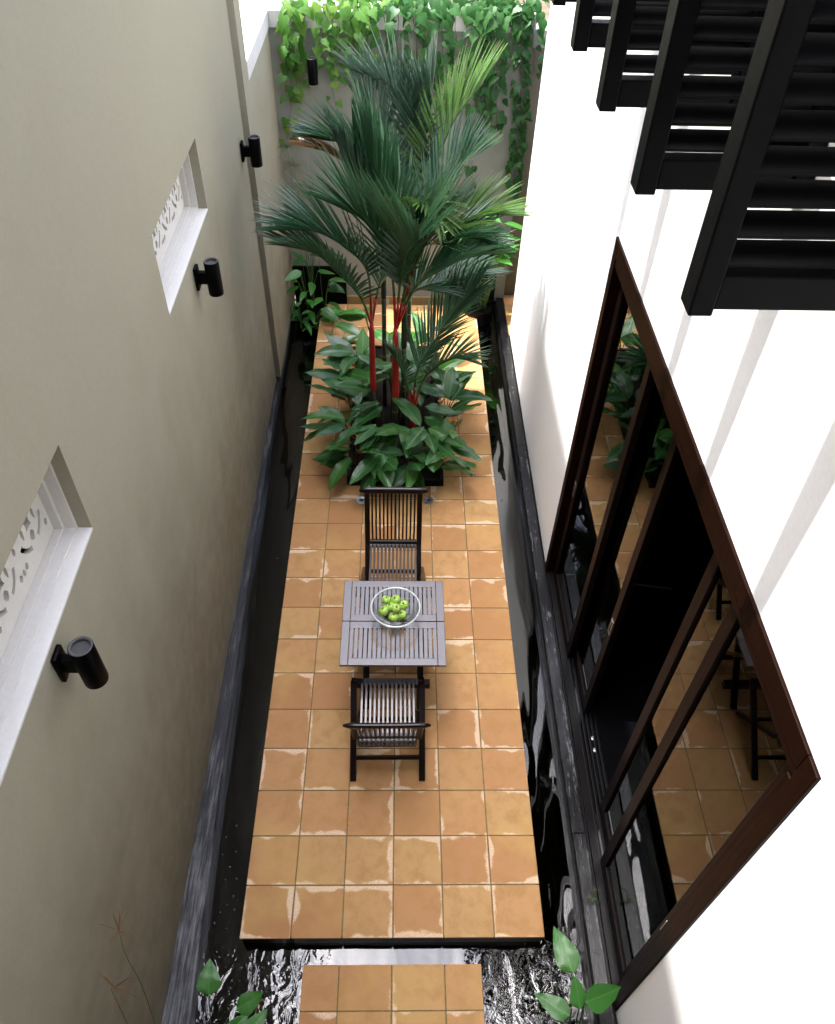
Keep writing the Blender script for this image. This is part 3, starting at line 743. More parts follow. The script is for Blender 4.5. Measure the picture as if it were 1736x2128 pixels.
# ---- the planter
pl = thing('planter', 'black rectangular planter set in the terracotta terrace', 'planter', (-.015, 4.89, 0))
pb = MB(); wl_ = .03; hz = .075
pb.box(PX0, PX1, PY0, PY0+wl_, .001, hz, None, .003); pb.box(PX0, PX1, PY1-wl_, PY1, .001, hz, None, .003); pb.box(PX0, PX0+wl_, PY0+wl_+.0005, PY1-wl_-.0005, .001, hz-.0005, None, .003); pb.box(PX1-wl_, PX1, PY0+wl_+.0005, PY1-wl_-.0005, .001, hz-.0005, None, .003)
part(pb, 'box', 'pool_side', pl)
part(MB().box(PX0+wl_, PX1-wl_, PY0+wl_, PY1-wl_, .0, .055), 'soil', 'dark_soil', pl)
HL = [leaf_mesh('leaf', 'heliconia_leaf', 1, .185, dr, fo_, 'ell', 12, cu_, .35) for dr, fo_, cu_ in ((.08, .18, .0), (.2, .12, .1), (.36, .2, .0))] + [leaf_mesh('leaf', 'heliconia_leaf', 1, .23, .16, .1, 'ell', 12, .3, .4), leaf_mesh('leaf', 'heliconia_bright', 1, .165, .38, .22, 'ell', 12, 0, .3), leaf_mesh('leaf', 'heliconia_bright', 1, .20, .2, .15, 'ell', 12, .1, .3)]
rng = random.Random(21)
def bract(parent, p, d):
    """little upright flower head with red bracts and yellow buds"""
    b = MB(); d = Vector(d).normalized()
    for k in range(4):
        a = rng.uniform(0, 6.28); o = Vector((math.cos(a), math.sin(a), .5)).normalized(); q = p+d*(.012*k)
        b.tube([q, q+o*.025+Vector((0, 0, .004)), q+o*.055+Vector((0, 0, .022))], [.004, .0065, .0008], 5)
    fl_ = b.build('flower', 'bract_red', parent)
    y = MB()
    for k in range(6):
        a = rng.uniform(0, 6.28); o = Vector((math.cos(a), math.sin(a), .9)).normalized(); q = p+d*(.01*k)
        y.tube([q+o*.008, q+o*.026], [.0045, .0015], 5)
    y.build('bud', 'flower_yellow', fl_)
def leafy_plant(x, y, label, hts, size, lean=(0, 0), flowers=0, bright=.15, meshes=HL, group='leafy plants in the black planter', z0=.05, cat='plant', name='leafy_plant', spread=1.0, stem='brown_stem'):
    t = thing(name, label, cat, (x, y, z0), 0, group)
    stems = MB(); n = len(hts)
    a0 = rng.uniform(0, 6.28); base_out = math.atan2(lean[1], lean[0]) if (lean[0] or lean[1]) else None
    for i, h in enumerate(hts):
        if base_out is not None and rng.random() < .78: az = base_out+rng.gauss(0, .75)
        else: az = a0+i*2.4+rng.uniform(-.4, .4)
        out = Vector((math.cos(az), math.sin(az), 0))
        s = size*rng.uniform(.72, 1.15); el = rng.uniform(-.18, .75)
        r_ = rng.uniform(.02, .08)*spread
        tip = Vector((lean[0]*h*.28, lean[1]*h*.28, h))+out*r_
        stems.tube(spline([(out.x*.015, out.y*.015, 0), (lean[0]*h*.2+out.x*.01, lean[1]*h*.2+out.y*.01, h*.55), tip], 6), [.006, .006, .0055, .005, .0045, .004, .0035], 6)
        d = out*math.cos(el)+Vector((0, 0, math.sin(el)))
        nm = 4 if False else None
        me = rng.choice(meshes[:4]) if rng.random() > bright else rng.choice(meshes[4:] or meshes)
        link('leaf', me, t, mat=orient(tip, d, (0, 0, 1), s, rng.gauss(0, .35)))
    stems.build('stem', stem, t, smooth=True)
    for k in range(flowers):
        a = rng.uniform(0, 6.28); h = rng.uniform(.28, .45)
        p = Vector((math.cos(a)*.07+lean[0]*.1, math.sin(a)*.07+lean[1]*.1, h))
        bract(t, p, (0, 0, 1))
    return t
spots = [
 (-.34, 3.95, 'front left corner', (-.5, -.5), .36, (.08, .14, .20, .28, .34, .38)),
 (-.12, 3.93, 'front edge, left of the middle', (-.1, -.8), .37, (.08, .16, .24, .32, .38)),
 (.12, 3.92, 'front edge, right of the middle', (.1, -.8), .38, (.07, .14, .22, .30, .36)),
 (.36, 3.95, 'front right corner', (.5, -.5), .36, (.08, .16, .22, .30, .36, .2)),
 (-.36, 4.18, 'left edge, second from the front', (-.7, -.2), .40, (.16, .26, .34, .42, .48)),
 (.39, 4.18, 'right edge, second from the front', (.7, -.2), .37, (.14, .24, .32, .40)),
 (-.16, 4.14, 'left front, before the left palm', (0, -.4), .40, (.30, .38, .46, .52)),
 (.05, 4.16, 'middle front, before the front palm', (0, -.5), .42, (.28, .38, .46)),
 (.24, 4.14, 'right front, before the young palm', (.1, -.5), .42, (.26, .36, .44, .50)),
 (-.35, 4.45, 'left edge, third from the front', (-.6, 0), .40, (.22, .34, .44, .52)),
 (.39, 4.45, 'right edge, third from the front', (.6, 0), .38, (.22, .34, .44, .52)),
 (-.10, 4.40, 'middle, between the two red stems', (-.2, -.2), .36, (.36, .46, .54)),
 (.20, 4.42, 'middle, right of the front palm', (.2, -.2), .34, (.34, .44)),
 (-.34, 4.75, 'left edge, fourth from the front', (-.6, .1), .38, (.26, .38, .48, .54)),
 (.36, 4.75, 'right edge, behind the low frond', (.6, .2), .36, (.26, .38, .46)),
 (-.05, 4.76, 'middle, behind the left palm', (0, .1), .36, (.40, .50, .56)),
 (-.32, 5.05, 'left edge, fifth from the front', (-.5, .1), .38, (.28, .40, .50, .56)),
 (.30, 5.08, 'right edge, fifth from the front', (.6, 0), .36, (.30, .42)),
 (-.06, 5.08, 'middle, beside the rear palm', (-.1, .2), .36, (.42, .50, .58)),
 (-.28, 5.38, 'left edge, sixth from the front', (-.5, .1), .38, (.30, .44, .54)),
 (-.24, 5.70, 'far left corner', (-.4, .3), .38, (.30, .42, .54)),
 (-.19, 4.60, 'middle, left of the left palm foot', (-.3, 0), .38, (.42, .50, .58)),
 (.01, 4.56, 'middle, just behind the front palm', (0, .1), .38, (.44, .52, .60)),
 (.17, 4.92, 'middle right, behind the dark ringed stem', (.2, .1), .38, (.40, .50, .58)),
 (.10, 5.36, 'middle, behind the rear palm', (.1, .2), .38, (.40, .50)),
 (.24, 5.62, 'far right corner', (.7, .2), .38, (.30, .44)),
]
for i, (x, y, l, lean, size, h) in enumerate(spots):
    h = list(h)+[v*.85+.04 for v in h[-2:]]
    leafy_plant(x, y, 'dark green broad-leaved plant at the '+l+' of planter', h, size, lean, 1 if i in (0, 4, 5, 9, 10, 13, 14, 16, 17) else 0)

# ---- palms
def frond(palm, pts, L=.42, n=34, mat='palm_leaf', vee=.5, roll=0.0, droop=.12, bare=.22, petiole='crownshaft_red', wid=.0108, a0=52, a1=12, lop=(1.0, 1.0), r0=.011, seed=0, stiff=1.0):
    rg = random.Random(seed*13+5); n = int(n*1.12)
    base = palm.location
    P = [Vector(p)-base for p in pts]; path = spline(P, 40)
    out = (P[-1]-P[0]); out.z = 0
    if out.length < .02: out = Vector((0, -1, 0))
    out.normalize(); Sx = out.cross(Vector((0, 0, 1))).normalized()
    rad = [r0*(1-i/40)**.8+.0018 for i in range(41)]
    k0 = max(3, int(40*min(bare, .15)))
    lf = MB(); tipv = []
    for side in (-1, 1):
        for i in range(n):
            t = bare+(1-bare)*(i+.5)/n; u = (t-bare)/(1-bare)
            k = min(39, int(t*40)); fr_ = t*40-k; p = path[k].lerp(path[k+1], fr_); T = (path[k+1]-path[k]).normalized()
            Sv = (Sx-T*Sx.dot(T)).normalized(); U = Sv.cross(T).normalized()
            if roll: rm = Matrix.Rotation(roll, 3, T); Sv = rm @ Sv; U = rm @ U
            ang = R(a0+(a1-a0)*u**1.1+rg.gauss(0, 1.6)); ln = L*1.12*(.62+.75*math.sin(math.pi*min(1, u*.72+.14))-.30*u*u)*rg.uniform(.93, 1.05)*(lop[0] if side < 0 else lop[1])
            if rg.random() < .03: ln *= .6
            v = vee+rg.gauss(0, .05)
            D = (T*math.cos(ang)+(Sv*side*math.cos(v)+U*math.sin(v))*math.sin(ang)).normalized()
            N = (U*math.cos(v)-Sv*side*math.sin(v)); N = (N-D*N.dot(D)).normalized(); X = D.cross(N)
            tj = rg.gauss(0, .04); q = p.copy(); st_ = 7; vs = []; d = D.copy(); w0 = wid*rg.uniform(.85, 1.12)
            for s in range(st_+1):
                f = s/st_; ww = w0*1.12*(.55+1.1*f if f < .4 else max(.0, 1.0-((f-.4)/.6)**1.8))
                if s == st_: ww = .0006
                vs += [q-X*ww+N*ww*.85, q-N*.0006, q+X*ww+N*ww*.85]; tipv += [f+tj]*3
                d = (d+Vector((0, 0, -droop*(f**1.3)*stiff*(1+rg.gauss(0, .15))))).normalized(); q = q+d*(ln/st_)
            fs = []
            for s in range(st_): a = s*3; fs += [(a, a+1, a+4, a+3), (a+1, a+2, a+5, a+4)]
            lf.add(vs, fs)
    f_ = lf.build('frond', mat, palm, smooth=True)
    f_.data.attributes.new('tip', 'FLOAT', 'POINT').data.foreach_set('value', tipv)
    MB().tube(path[:k0+1], rad[:k0+1], 7).build('petiole', petiole, f_, smooth=True)
    MB().tube(path[k0:], rad[k0:], 6).build('rachis', 'palm_dry' if mat == 'palm_dry' else 'green_stem', f_, smooth=True)
    return f_
def at3(*pp): return [at(px, py, 1, Y) for px, py, Y in pp]
def stem_palm(label, x, y, zs, r, rings=True, crown=None, crown_top=None, lean=(0, 0), cm='crownshaft_red'):
    t = thing('sealing_palm', label, 'palm', (x, y, .05), 0, 'red-stemmed palms in the planter')
    tr = MB(); H = zs
    pts = [(lean[0]*q, lean[1]*q, q) for q in (0, H*.5, H)]
    tr.tube(pts, [r*1.05, r, r*.98], 14); tk_ = tr.build('trunk', 'palm_trunk', t, smooth=True)
    z = .14
    while z < H: MB().tube([(lean[0]*z, lean[1]*z, z-.004), (lean[0]*z, lean[1]*z, z+.004)], [r*1.12, r*1.09], 14).build('ring', 'trunk_ring', tk_); z += .155
    if crown:
        zz = [H-.01, H+.02, H+crown*.5, H+crown*.85, H+crown]
        MB().tube([(lean[0]*q, lean[1]*q, q) for q in zz], [r*1.15, r*1.22, r*1.18, r*1.0, r*.62], 16).build('crownshaft', cm, t, smooth=True)
    return t
# front palm (main red stem)
p0 = at(822, 825, 1, 4.50); pA = stem_palm('tallest front palm with bright red crownshaft', p0.x, 4.50, .42, .027, crown=.80)
p1 = at(776, 818, 1, 4.62); pB = stem_palm('left palm with slim red crownshaft', p1.x, 4.62, .46, .024, crown=.74)
p2 = at(858, 860, 1, 4.42); pC = stem_palm('short young palm with dark low fronds at right', p2.x, 4.42, .10, .020, crown=.26)
pD = stem_palm('green-ringed palm stem behind the left palm', -.13, 4.95, 1.25, .022, crown=.5, cm='sheath_dark')
pE = stem_palm('rear palm with upright pale green fronds', .10, 5.20, 1.30, .024, crown=.55, cm='sheath_dark')
pF = stem_palm('dark ringed palm stem just behind the front palm', .055, 4.62, .95, .022, crown=.5, cm='sheath_dark')
TA = Vector((p0.x, 4.50, 1.24)); TB = Vector((p1.x, 4.62, 1.22)); TC = Vector((p2.x, 4.42, .38)); TD = Vector((-.13, 4.95, 1.75)); TE = Vector((.10, 5.20, 1.85)); TF = Vector((.055, 4.62, 1.45))
fr_list = [
 # palm, start, pixel path (x, y, depth), leaflet length, count, material, options
 (pB, TB, [(764, 565, 4.55), (715, 512, 4.45), (665, 484, 4.40), (612, 478, 4.36)], .42, 36, 'palm_leaf', dict(vee=.45, droop=.05)),
 (pB, TB, [(750, 618, 4.50), (706, 570, 4.38), (660, 530, 4.28), (608, 514, 4.22)], .36, 36, 'palm_leaf', dict(vee=.35, droop=.06)),
 (pA, TA, [(832, 590, 4.42), (842, 535, 4.28), (858, 505, 4.12), (870, 500, 4.00)], .54, 42, 'palm_leaf', dict(vee=.85, droop=.02, a0=62, a1=20)),
 (pA, TA, [(862, 600, 4.45), (910, 565, 4.42), (960, 540, 4.40), (1003, 530, 4.38)], .36, 38, 'palm_leaf', dict(vee=.45, droop=.06)),
 (pC, TC, [(880, 790, 4.35), (915, 758, 4.28), (945, 745, 4.24), (970, 748, 4.22)], .24, 28, 'palm_leaf', dict(vee=.5, droop=.05, wid=.008, bare=.3)),
 (pC, TC, [(868, 770, 4.45), (900, 715, 4.55), (940, 655, 4.60), (985, 605, 4.62)], .40, 36, 'palm_leaf', dict(vee=.25, droop=.08, bare=.25)),
 (pC, TC, [(846, 795, 4.40), (836, 770, 4.38), (822, 745, 4.36), (810, 730, 4.34)], .16, 18, 'palm_leaf', dict(vee=.6, droop=.05, wid=.007)),
 (pD, TD, [(802, 480, 4.95), (768, 425, 4.90), (745, 360, 4.92), (735, 300, 4.95)], .46, 36, 'palm_leaf', dict(vee=.5, droop=.03)),
 (pD, TD, [(812, 450, 4.98), (802, 350, 5.02), (782, 270, 5.05), (752, 215, 5.05)], .46, 38, 'palm_blue', dict(vee=.6, droop=.03)),
 (pD, TD, [(792, 470, 4.90), (752, 405, 4.84), (725, 360, 4.82), (708, 318, 4.80)], .38, 32, 'palm_blue', dict(vee=.45, droop=.03)),
 (pE, TE, [(838, 400, 5.22), (842, 290, 5.24), (818, 205, 5.22), (752, 160, 5.15)], .42, 40, 'palm_blue', dict(vee=.55, droop=.04)),
 (pE, TE, [(872, 400, 5.20), (882, 310, 5.18), (892, 245, 5.15), (898, 205, 5.10)], .46, 38, 'palm_blue', dict(vee=.75, droop=.01)),
 (pE, TE, [(893, 400, 5.18), (912, 330, 5.15), (945, 250, 5.10), (1000, 178, 5.00)], .46, 40, 'palm_green', dict(vee=.55, droop=.03)),
 (pE, TE, [(800, 370, 5.15), (752, 325, 5.08), (712, 298, 5.02), (670, 290, 4.98)], .34, 32, 'palm_leaf', dict(vee=.45, droop=.03)),
 (pE, TE, [(790, 400, 5.20), (735, 350, 5.10), (685, 318, 4.95), (640, 305, 4.85)], .24, 24, 'palm_dry', dict(vee=.2, droop=.05, a0=26, a1=8, wid=.008, petiole='palm_dry')),
 (pF, TF, [(885, 505, 4.62), (935, 475, 4.62), (985, 452, 4.64), (1030, 447, 4.66)], .38, 38, 'palm_green', dict(vee=.4, droop=.05, a0=50)),
 (pF, TF, [(875, 520, 4.55), (915, 505, 4.50), (960, 492, 4.48), (1003, 500, 4.46)], .34, 34, 'palm_leaf', dict(vee=.4, droop=.05)),
 (pF, TF, [(858, 490, 4.55), (872, 430, 4.48), (890, 425, 4.36), (908, 452, 4.28)], .24, 22, 'palm_green', dict(vee=.2, droop=.08, a0=50, bare=.4)),
 (pF, TF, [(842, 480, 4.60), (805, 405, 4.58), (775, 350, 4.56), (760, 315, 4.54)], .48, 40, 'palm_leaf', dict(vee=.7, droop=.02)),
 (pF, TF, [(880, 470, 4.70), (912, 405, 4.74), (945, 360, 4.78), (965, 342, 4.80)], .38, 34, 'palm_leaf', dict(vee=.5, droop=.04)),
 (pA, TA, [(815, 570, 4.45), (788, 500, 4.40), (752, 455, 4.38), (718, 438, 4.36)], .46, 40, 'palm_leaf', dict(vee=.6, droop=.03)),
 (pB, TB, [(790, 590, 4.75), (825, 540, 4.90), (880, 485, 5.05), (925, 450, 5.15)], .38, 34, 'palm_leaf', dict(vee=.5, droop=.04)),
 (pA, TA, [(850, 610, 4.60), (900, 600, 4.75), (945, 580, 4.85), (985, 568, 4.92)], .38, 34, 'palm_leaf', dict(vee=.3, droop=.10)),
 (pA, TA, [(845, 590, 4.50), (865, 530, 4.46), (895, 480, 4.44), (925, 455, 4.42)], .46, 40, 'palm_blue', dict(vee=.7, droop=.02)),
]
for i, (pm, top, path, L, n, mt, kw) in enumerate(fr_list):
    frond(pm, [top]+at3(*path), L, n, mt, seed=i+1, **kw)

# ---- hanging vines on the back wall
def ivy_mesh(name, mat, toothed, fold=.2, curl=.25):
    """heart-shaped leaf hanging from the origin along +Y, unit length"""
    if toothed: ol = [(0, .05), (.10, -.05), (.25, -.10), (.38, -.02), (.53, .12), (.40, .20), (.44, .33), (.29, .41), (.26, .56), (.13, .70), (0, 1.0)]
    else: ol = [(0, .03), (.11, -.06), (.24, -.06), (.33, .03), (.37, .15), (.35, .28), (.28, .44), (.20, .60), (.11, .77), (.045, .90), (0, 1.0)]
    vs, fs = [], []
    def zf(x, y): return abs(x)*fold-x*x*.5-curl*(y-.25)**2
    n = len(ol)
    ys_ = [max(0, min(1, p[1]*.96+.02)) for p in ol]
    for i, (x, y) in enumerate(ol): vs.append((0, ys_[i], zf(0, ys_[i])))
    for s in (1, -1):
        for f in (.5, 1.0):
            for i, (x, y) in enumerate(ol):
                xx = s*x*f; yy = ys_[i]+(y-ys_[i])*f; vs.append((xx, yy, zf(xx, yy)))
    for si, s in enumerate((1, -1)):
        o1 = n*(1+si*2); o2 = o1+n
        for i in range(n-1):
            a = (i, i+1, o1+i+1, o1+i); b = (o1+i, o1+i+1, o2+i+1, o2+i)
            fs += [a[::-1], b[::-1]] if s < 0 else [a, b]
    return MB().add(vs, fs).mesh(name, mat, True)
IV = [ivy_mesh('leaf', 'vine_leaf', True, .25, .2), ivy_mesh('leaf', 'vine_leaf', False, .3, .35), ivy_mesh('leaf', 'vine_leaf', True, .1, .4)]
IVD = [ivy_mesh('leaf', 'vine_dark', True, .25, .2), ivy_mesh('leaf', 'vine_dark', False, .3, .35), ivy_mesh('leaf', 'vine_dark', False, .15, .4)]
vr = random.Random(5)
def vine(label, pts, gap=.05, size=.10, meshes=IV, per=2, spread=.05, kind=1.0, taper=.28):
    p0 = Vector(pts[0]); t = thing('hanging_vine', label, 'vine', p0, 0, 'vines hanging over the back wall')
    L = sum((Vector(pts[i+1])-Vector(pts[i])).length for i in range(len(pts)-1)); n = max(4, int(L/gap))
    path = [p-p0 for p in spline(pts, n)]
    for q in path[1:]: q += Vector((vr.gauss(0, .008), vr.gauss(0, .006), 0))
    MB().tube(path, [.0032*(1-.6*i/n)+.0008 for i in range(n+1)], 5).build('stem', 'vine_stem', t, smooth=True)
    for i in range(n+1):
        f = i/n
        for s in range(per):
            side = -1 if (i+s) % 2 else 1
            if vr.random() < .24: continue
            sz = size*(1-taper*f*f)*vr.uniform(.7, 1.25)
            q = path[i]+Vector((side*vr.uniform(.2, 1.0)*spread, -vr.uniform(.005, .06), vr.uniform(-.02, .03)))
            d = Vector((side*vr.uniform(.0, .75), -vr.uniform(.05, .5), -vr.uniform(.45, 1.0)))
            up = Vector((vr.gauss(0, .35), -1.0, vr.uniform(.15, 1.1)))
            link('leaf', vr.choice(meshes), t, mat=orient(q, d, up, sz, vr.gauss(0, .25)))
    return t
BY = BYW-.03
def drop(px, py_end, ytop=7.16, wob=0.0, xend=None):
    a = at(px, 20, 1, BY); top = Vector((a.x+.02, ytop, CZ1+.03)); lip = Vector((a.x, BY-.03, CZ1+.005))
    e = at(xend if xend else px, py_end, 1, BY)
    mid = Vector(((a.x+e.x)/2+wob, BY, (lip.z+e.z)/2))
    return [top, lip, mid, Vector((e.x, BY, e.z))]
VS = 1.15
vl = [
 ('bright leafy vine strand hanging at the far left of the wall, white flower below', drop(605, 290, wob=.02, xend=598), .060, .105, IV, 2),
 ('short bright vine strand right of the far left one', drop(625, 190, wob=-.02, xend=615), .055, .115, IV, 2),
 ('bright vine strand second from the far left, ending level with lamp', drop(612, 140), .06, .12, IV, 2),
 ('thin vine strand with pale heart leaves right of the back lamp', drop(690, 238, wob=-.04, xend=698), .085, .095, IV, 2),
 ('sunlit large-leaved vine right of the lamp strand', drop(672, 130), .05, .12, IV, 2),
 ('sunlit large-leaved vine over the coping, third from left', drop(702, 150, wob=.02), .05, .125, IV, 2),
 ('sunlit vine with broad toothed leaf over the wall', drop(735, 135), .05, .13, IV, 2),
 ('vine strand above the left palm frond', drop(765, 150), .05, .12, IV, 2),
 ('mid-green vine strand above the palm top', drop(798, 175, wob=.03), .05, .11, IVD, 2),
 ('mid-green vine strand left of the tallest palm tips', drop(828, 190), .055, .11, IVD, 2),
 ('vine strand over the middle of the wall', drop(862, 225, wob=.02), .055, .11, IVD, 2),
 ('vine strand right of the wall middle', drop(893, 175), .05, .11, IVD, 2),
 ('vine strand with trailing pale tip, over the green palm frond', drop(925, 215, wob=-.03), .055, .11, IVD, 2),
 ('dark vine strand left of the bare coping patch', drop(948, 150), .05, .11, IVD, 2),
 ('dark dense vine at the shaded gap in the wall', drop(1003, 240), .045, .11, IVD, 3),
 ('dark dense vine beside the right curtain of leaves', drop(1033, 260), .045, .11, IVD, 3),
 ('long thin vine strand reaching lowest, behind the palm at right', drop(985, 405, wob=.03, xend=980), .085, .11, IVD, 2),
 ('vine strand at the right corner of the wall', drop(1110, 150), .05, .10, IVD, 2),
]
for l, pts, g, s, ms, per in vl: vine(l, pts, g*1.3, s*VS, ms, per, .075)
vine('long dense curtain of small drooping leaves at right of wall', drop(1085, 400, wob=.03, xend=1066), .026, .088, IVD, 3, .06, taper=.1)
for (xa, xb, yy, zz, l, ms) in ((-.55, .05, 7.16, CZ1+.05, 'sunlit vine creeping along the coping at left', IV), (-.6, .2, 7.22, CZ1+.10, 'sunlit vine creeping behind the coping edge', IV), (.0, .75, 7.14, CZ1+.06, 'vine creeping along the middle of the coping', IVD), (.55, 1.25, 7.12, CZ1+.07, 'vine creeping along the coping at right', IVD), (.3, 1.25, 7.26, CZ1+.12, 'vine creeping at the back of the coping at right', IVD), (-.9, .3, 7.36, CZ1+.12, 'vine creeping behind the wall at left', IV), (.2, 1.3, 7.40, CZ1+.16, 'vine creeping behind the wall at right', IVD)):
    vine(l, [(xa, yy, zz), (xa*.6+xb*.4, yy+.03, zz+.03), (xa*.3+xb*.7, yy-.02, zz), (xb, yy+.02, zz+.03)], .075, .13, ms, 2, .09, taper=.1)
fp = at(627, 288, 1, BY-.45); fo = thing('white_flower', 'white five-petalled flower below the left vine strand', 'flower', fp, 0)
for k in range(5):
    a = k*2*math.pi/5+.3; d = Vector((math.cos(a), -.25, math.sin(a)))
    me = leaf_mesh('petal', 'petal_white', 1, .36, .1, .1, 'ell', 6); link('petal', me, fo, mat=orient((0, 0, 0), d, (0, -1, .5), .034))
MB().lathe([(0, .004), (.004, .002), (.005, 0)], 8).build('centre', 'flower_yellow', fo)
MB().tube([(0, .0, 0), (0, .06, .02), (-.02, .09, .08)], [.0015]*3, 5).build('stem', 'vine_stem', fo)

# ---- plants in the back corners
TL = [leaf_mesh('leaf', 'thalia_leaf', 1, .20, dr, .12, 'spade', 10, .15) for dr in (.12, .28)] + [leaf_mesh('leaf', 'heliconia_leaf', 1, .21, .25, .12, 'spade', 10, .1), leaf_mesh('leaf', 'heliconia_leaf', 1, .23, .38, .1, 'spade', 10, .2)]
def pot(name, label, x, y, z0, h, r):
    t = MB().lathe([(0, 0), (r*.82, 0), (r*.9, h*.3), (r, h*.92), (r*1.02, h), (r*.93, h), (r*.9, h*.93), (0, h*.92)], 28).build(name, 'pool_side', loc=(x, y, z0), smooth=True, label=label, cat='pot'); shade_auto(t); return t
pot('plant_pot', 'black round pot standing in water at far left', -1.02, 6.72, -.39, .42, .19)
pot('plant_pot', 'black round pot standing in water at far right', .93, 6.78, -.39, .44, .17)
for x, y, l, hts, sz, lean in ((-1.03, 6.60, 'dark broad-leaved plant in far left corner, nearest the wall', (.05, .12, .2, .26, .34, .42, .5, .56, .62, .68), .24, (-.1, -.3)), (-.86, 6.66, 'dark broad-leaved plant in far left corner, beside the terrace', (.0, .06, .14, .2, .26, .34, .4, .48, .54), .23, (.2, -.3)), (-.95, 6.45, 'low dark broad-leaved plant leaning over the water at far left', (.02, .05, .1, .15, .2, .26, .32), .24, (.3, -.4)), (-1.12, 6.45, 'dark broad-leaved plant against the left garden wall base', (.1, .16, .24, .3, .38, .45), .22, (.1, -.3)), (-1.0, 6.85, 'tall dark broad-leaved plant at the back of far left corner', (.3, .4, .5, .6, .68, .75, .85, .9), .25, (0, -.1))):
    leafy_plant(x, y, l, hts, sz, lean, 0, .3, TL[2:]+TL[:2]+TL[:1], 'broad-leaved plants in the far left corner', -.05, spread=1.2, stem='green_stem')
for x, y, l, hts, sz, lean in ((.84, 6.80, 'bright broad-leaved plant in far right corner, left one', (.7, .85, .95, 1.05, 1.12, 1.2, 1.3), .34, (-.1, -.2)), (1.0, 6.78, 'bright broad-leaved plant in far right corner, nearest the white wall', (.6, .75, .88, .98, 1.05, 1.15), .34, (.15, -.15))):
    leafy_plant(x, y, l, hts, sz, lean, 0, .9, TL[2:]+TL[:2]+[leaf_mesh('leaf', 'thalia_leaf', 1, .2, .2, .1, 'spade', 10)]*2, 'broad-leaved plants in the far right corner', -.02, spread=1.3, stem='green_stem')
sr = random.Random(3)
def papyrus(label, base, tips, umbel=.16, dry=False, nray=46, name='papyrus', rayr=.0013):
    t = thing(name, label, 'sedge', base, 0, None); b = Vector(base)
    for tp in tips:
        tp = Vector(tp)-b; q = Vector((sr.uniform(-.04, .04), sr.uniform(-.04, .04), 0))
        path = spline([q, q.lerp(tp, .5)+Vector((0, 0, .04)), tp], 8)
        s_ = MB().tube(path, [.0036-.0002*i for i in range(9)], 5).build('stem', 'green_stem', t, smooth=True)
        if nray:
            m_ = MB()
            for k in range(nray):
                d = Vector((sr.gauss(0, 1), sr.gauss(0, 1), sr.gauss(.35, .6))).normalized(); l = umbel*sr.uniform(.6, 1.1)
                pts = [tp, tp+d*l*.5+Vector((0, 0, -.006)), tp+d*l+Vector((0, 0, -.35*l))]
                m_.tube(pts, [rayr, rayr, rayr*.5], 3, False)
            m_.build('umbel', 'dry_sedge' if dry else 'sedge', s_)
    return t
papyrus('tall feathery sedge in the far left corner', (-1.05, 6.86, -.05), at3((597, 305, 6.85), (640, 410, 6.75), (667, 410, 6.72), (620, 385, 6.7), (612, 345, 6.92)), .17)
papyrus('leaning bare reed in front of far left vines', (-.92, 6.82, -.05), at3((644, 315, 6.9)), nray=0)

# ---- water plants at the near end
def aquatic(label, base, leaves, mesh_i=0, blade=None, ax=2):
    t = thing('water_canna', label, 'water plant', base, 0, None); b = Vector(base)
    for (px0, py0, px1, py1, z0, z1, wdt) in leaves:
        a = at(px0, py0, ax, z0); c = at(px1, py1, ax, z1); d = c-a; L = d.length
        me = leaf_mesh('leaf', 'thalia_leaf', 1, wdt, sr.uniform(.12, .32), sr.uniform(.12, .3), 'spade', 12, .15, .4)
        mt = orient(a-b, d, (0, -.35, 1), L, sr.gauss(0, .12)); lf = link('leaf', me, t, mat=mt)
        MB().tube(spline([(sr.uniform(-.03, .03), sr.uniform(-.03, .03), 0), (a-b)*.55+Vector((0, 0, .02)), a-b], 8), [.0042-.0002*i for i in range(9)], 6).build('stem', 'green_stem', t, smooth=True)
    return t
aquatic('water plant with four pointed leaves at lower right, over the kerb', at(1180, 2200, 2, WZ-.2), [(1192, 2022, 1152, 1920, .36, .44, .27), (1204, 2096, 1200, 2028, .34, .42, .34), (1216, 2083, 1302, 2055, .38, .36, .29), (1184, 2112, 1112, 2060, .36, .40, .26)])
aquatic('water plant with pointed leaves at lower left', at(450, 2240, 2, WZ-.2), [(434, 2068, 434, 1992, .34, .42, .37), (492, 2098, 556, 2064, .34, .33, .33), (505, 2165, 556, 2096, .32, .36, .30), (470, 2150, 520, 2105, .30, .34, .25)])
def bent_sedge(label, base, paths):
    t = thing('sedge', label, 'sedge', base, 0, None); b = Vector(base)
    for pp in paths:
        pts = [at(px, py, 0, X)-b for px, py, X in pp]
        s_ = MB().tube(spline(pts, 10), [.0030-.0002*i for i in range(11)], 5).build('stem', 'green_stem', t, smooth=True)
        tp = pts[-1]; m_ = MB()
        for k in range(9):
            d = Vector((sr.gauss(0, .8), sr.gauss(0, .6), sr.gauss(.2, .7))).normalized(); l = sr.uniform(.05, .13)
            m_.tube(spline([tp, tp+d*l*.6, tp+d*l+Vector((0, 0, -.3*l))], 4), [.0009]*5, 3, False)
        for k in range(3):
            d = Vector((sr.gauss(0, .5), sr.gauss(0, .4), .8)).normalized(); m_.tube([tp, tp+d*.05, tp+d*.1], [.002, .0028, .0006], 4)
        m_.build('seed_head', 'dry_sedge', s_)
    return t
bent_sedge('thin bent sedge stalks against the beige wall at lower left', at(345, 2200, 0, -1.12), [[(345, 2200, -1.12), (300, 2060, -1.16), (262, 1985, -1.17), (248, 1935, -1.17)], [(300, 2220, -1.12), (262, 2120, -1.16), (233, 2060, -1.18), (238, 2052, -1.18)]])
papyrus('brown withered sedge tuft in water at lower left', at(530, 2128, 2, -.12), [at(535, 2085, 2, .12)], .07, True, 16)
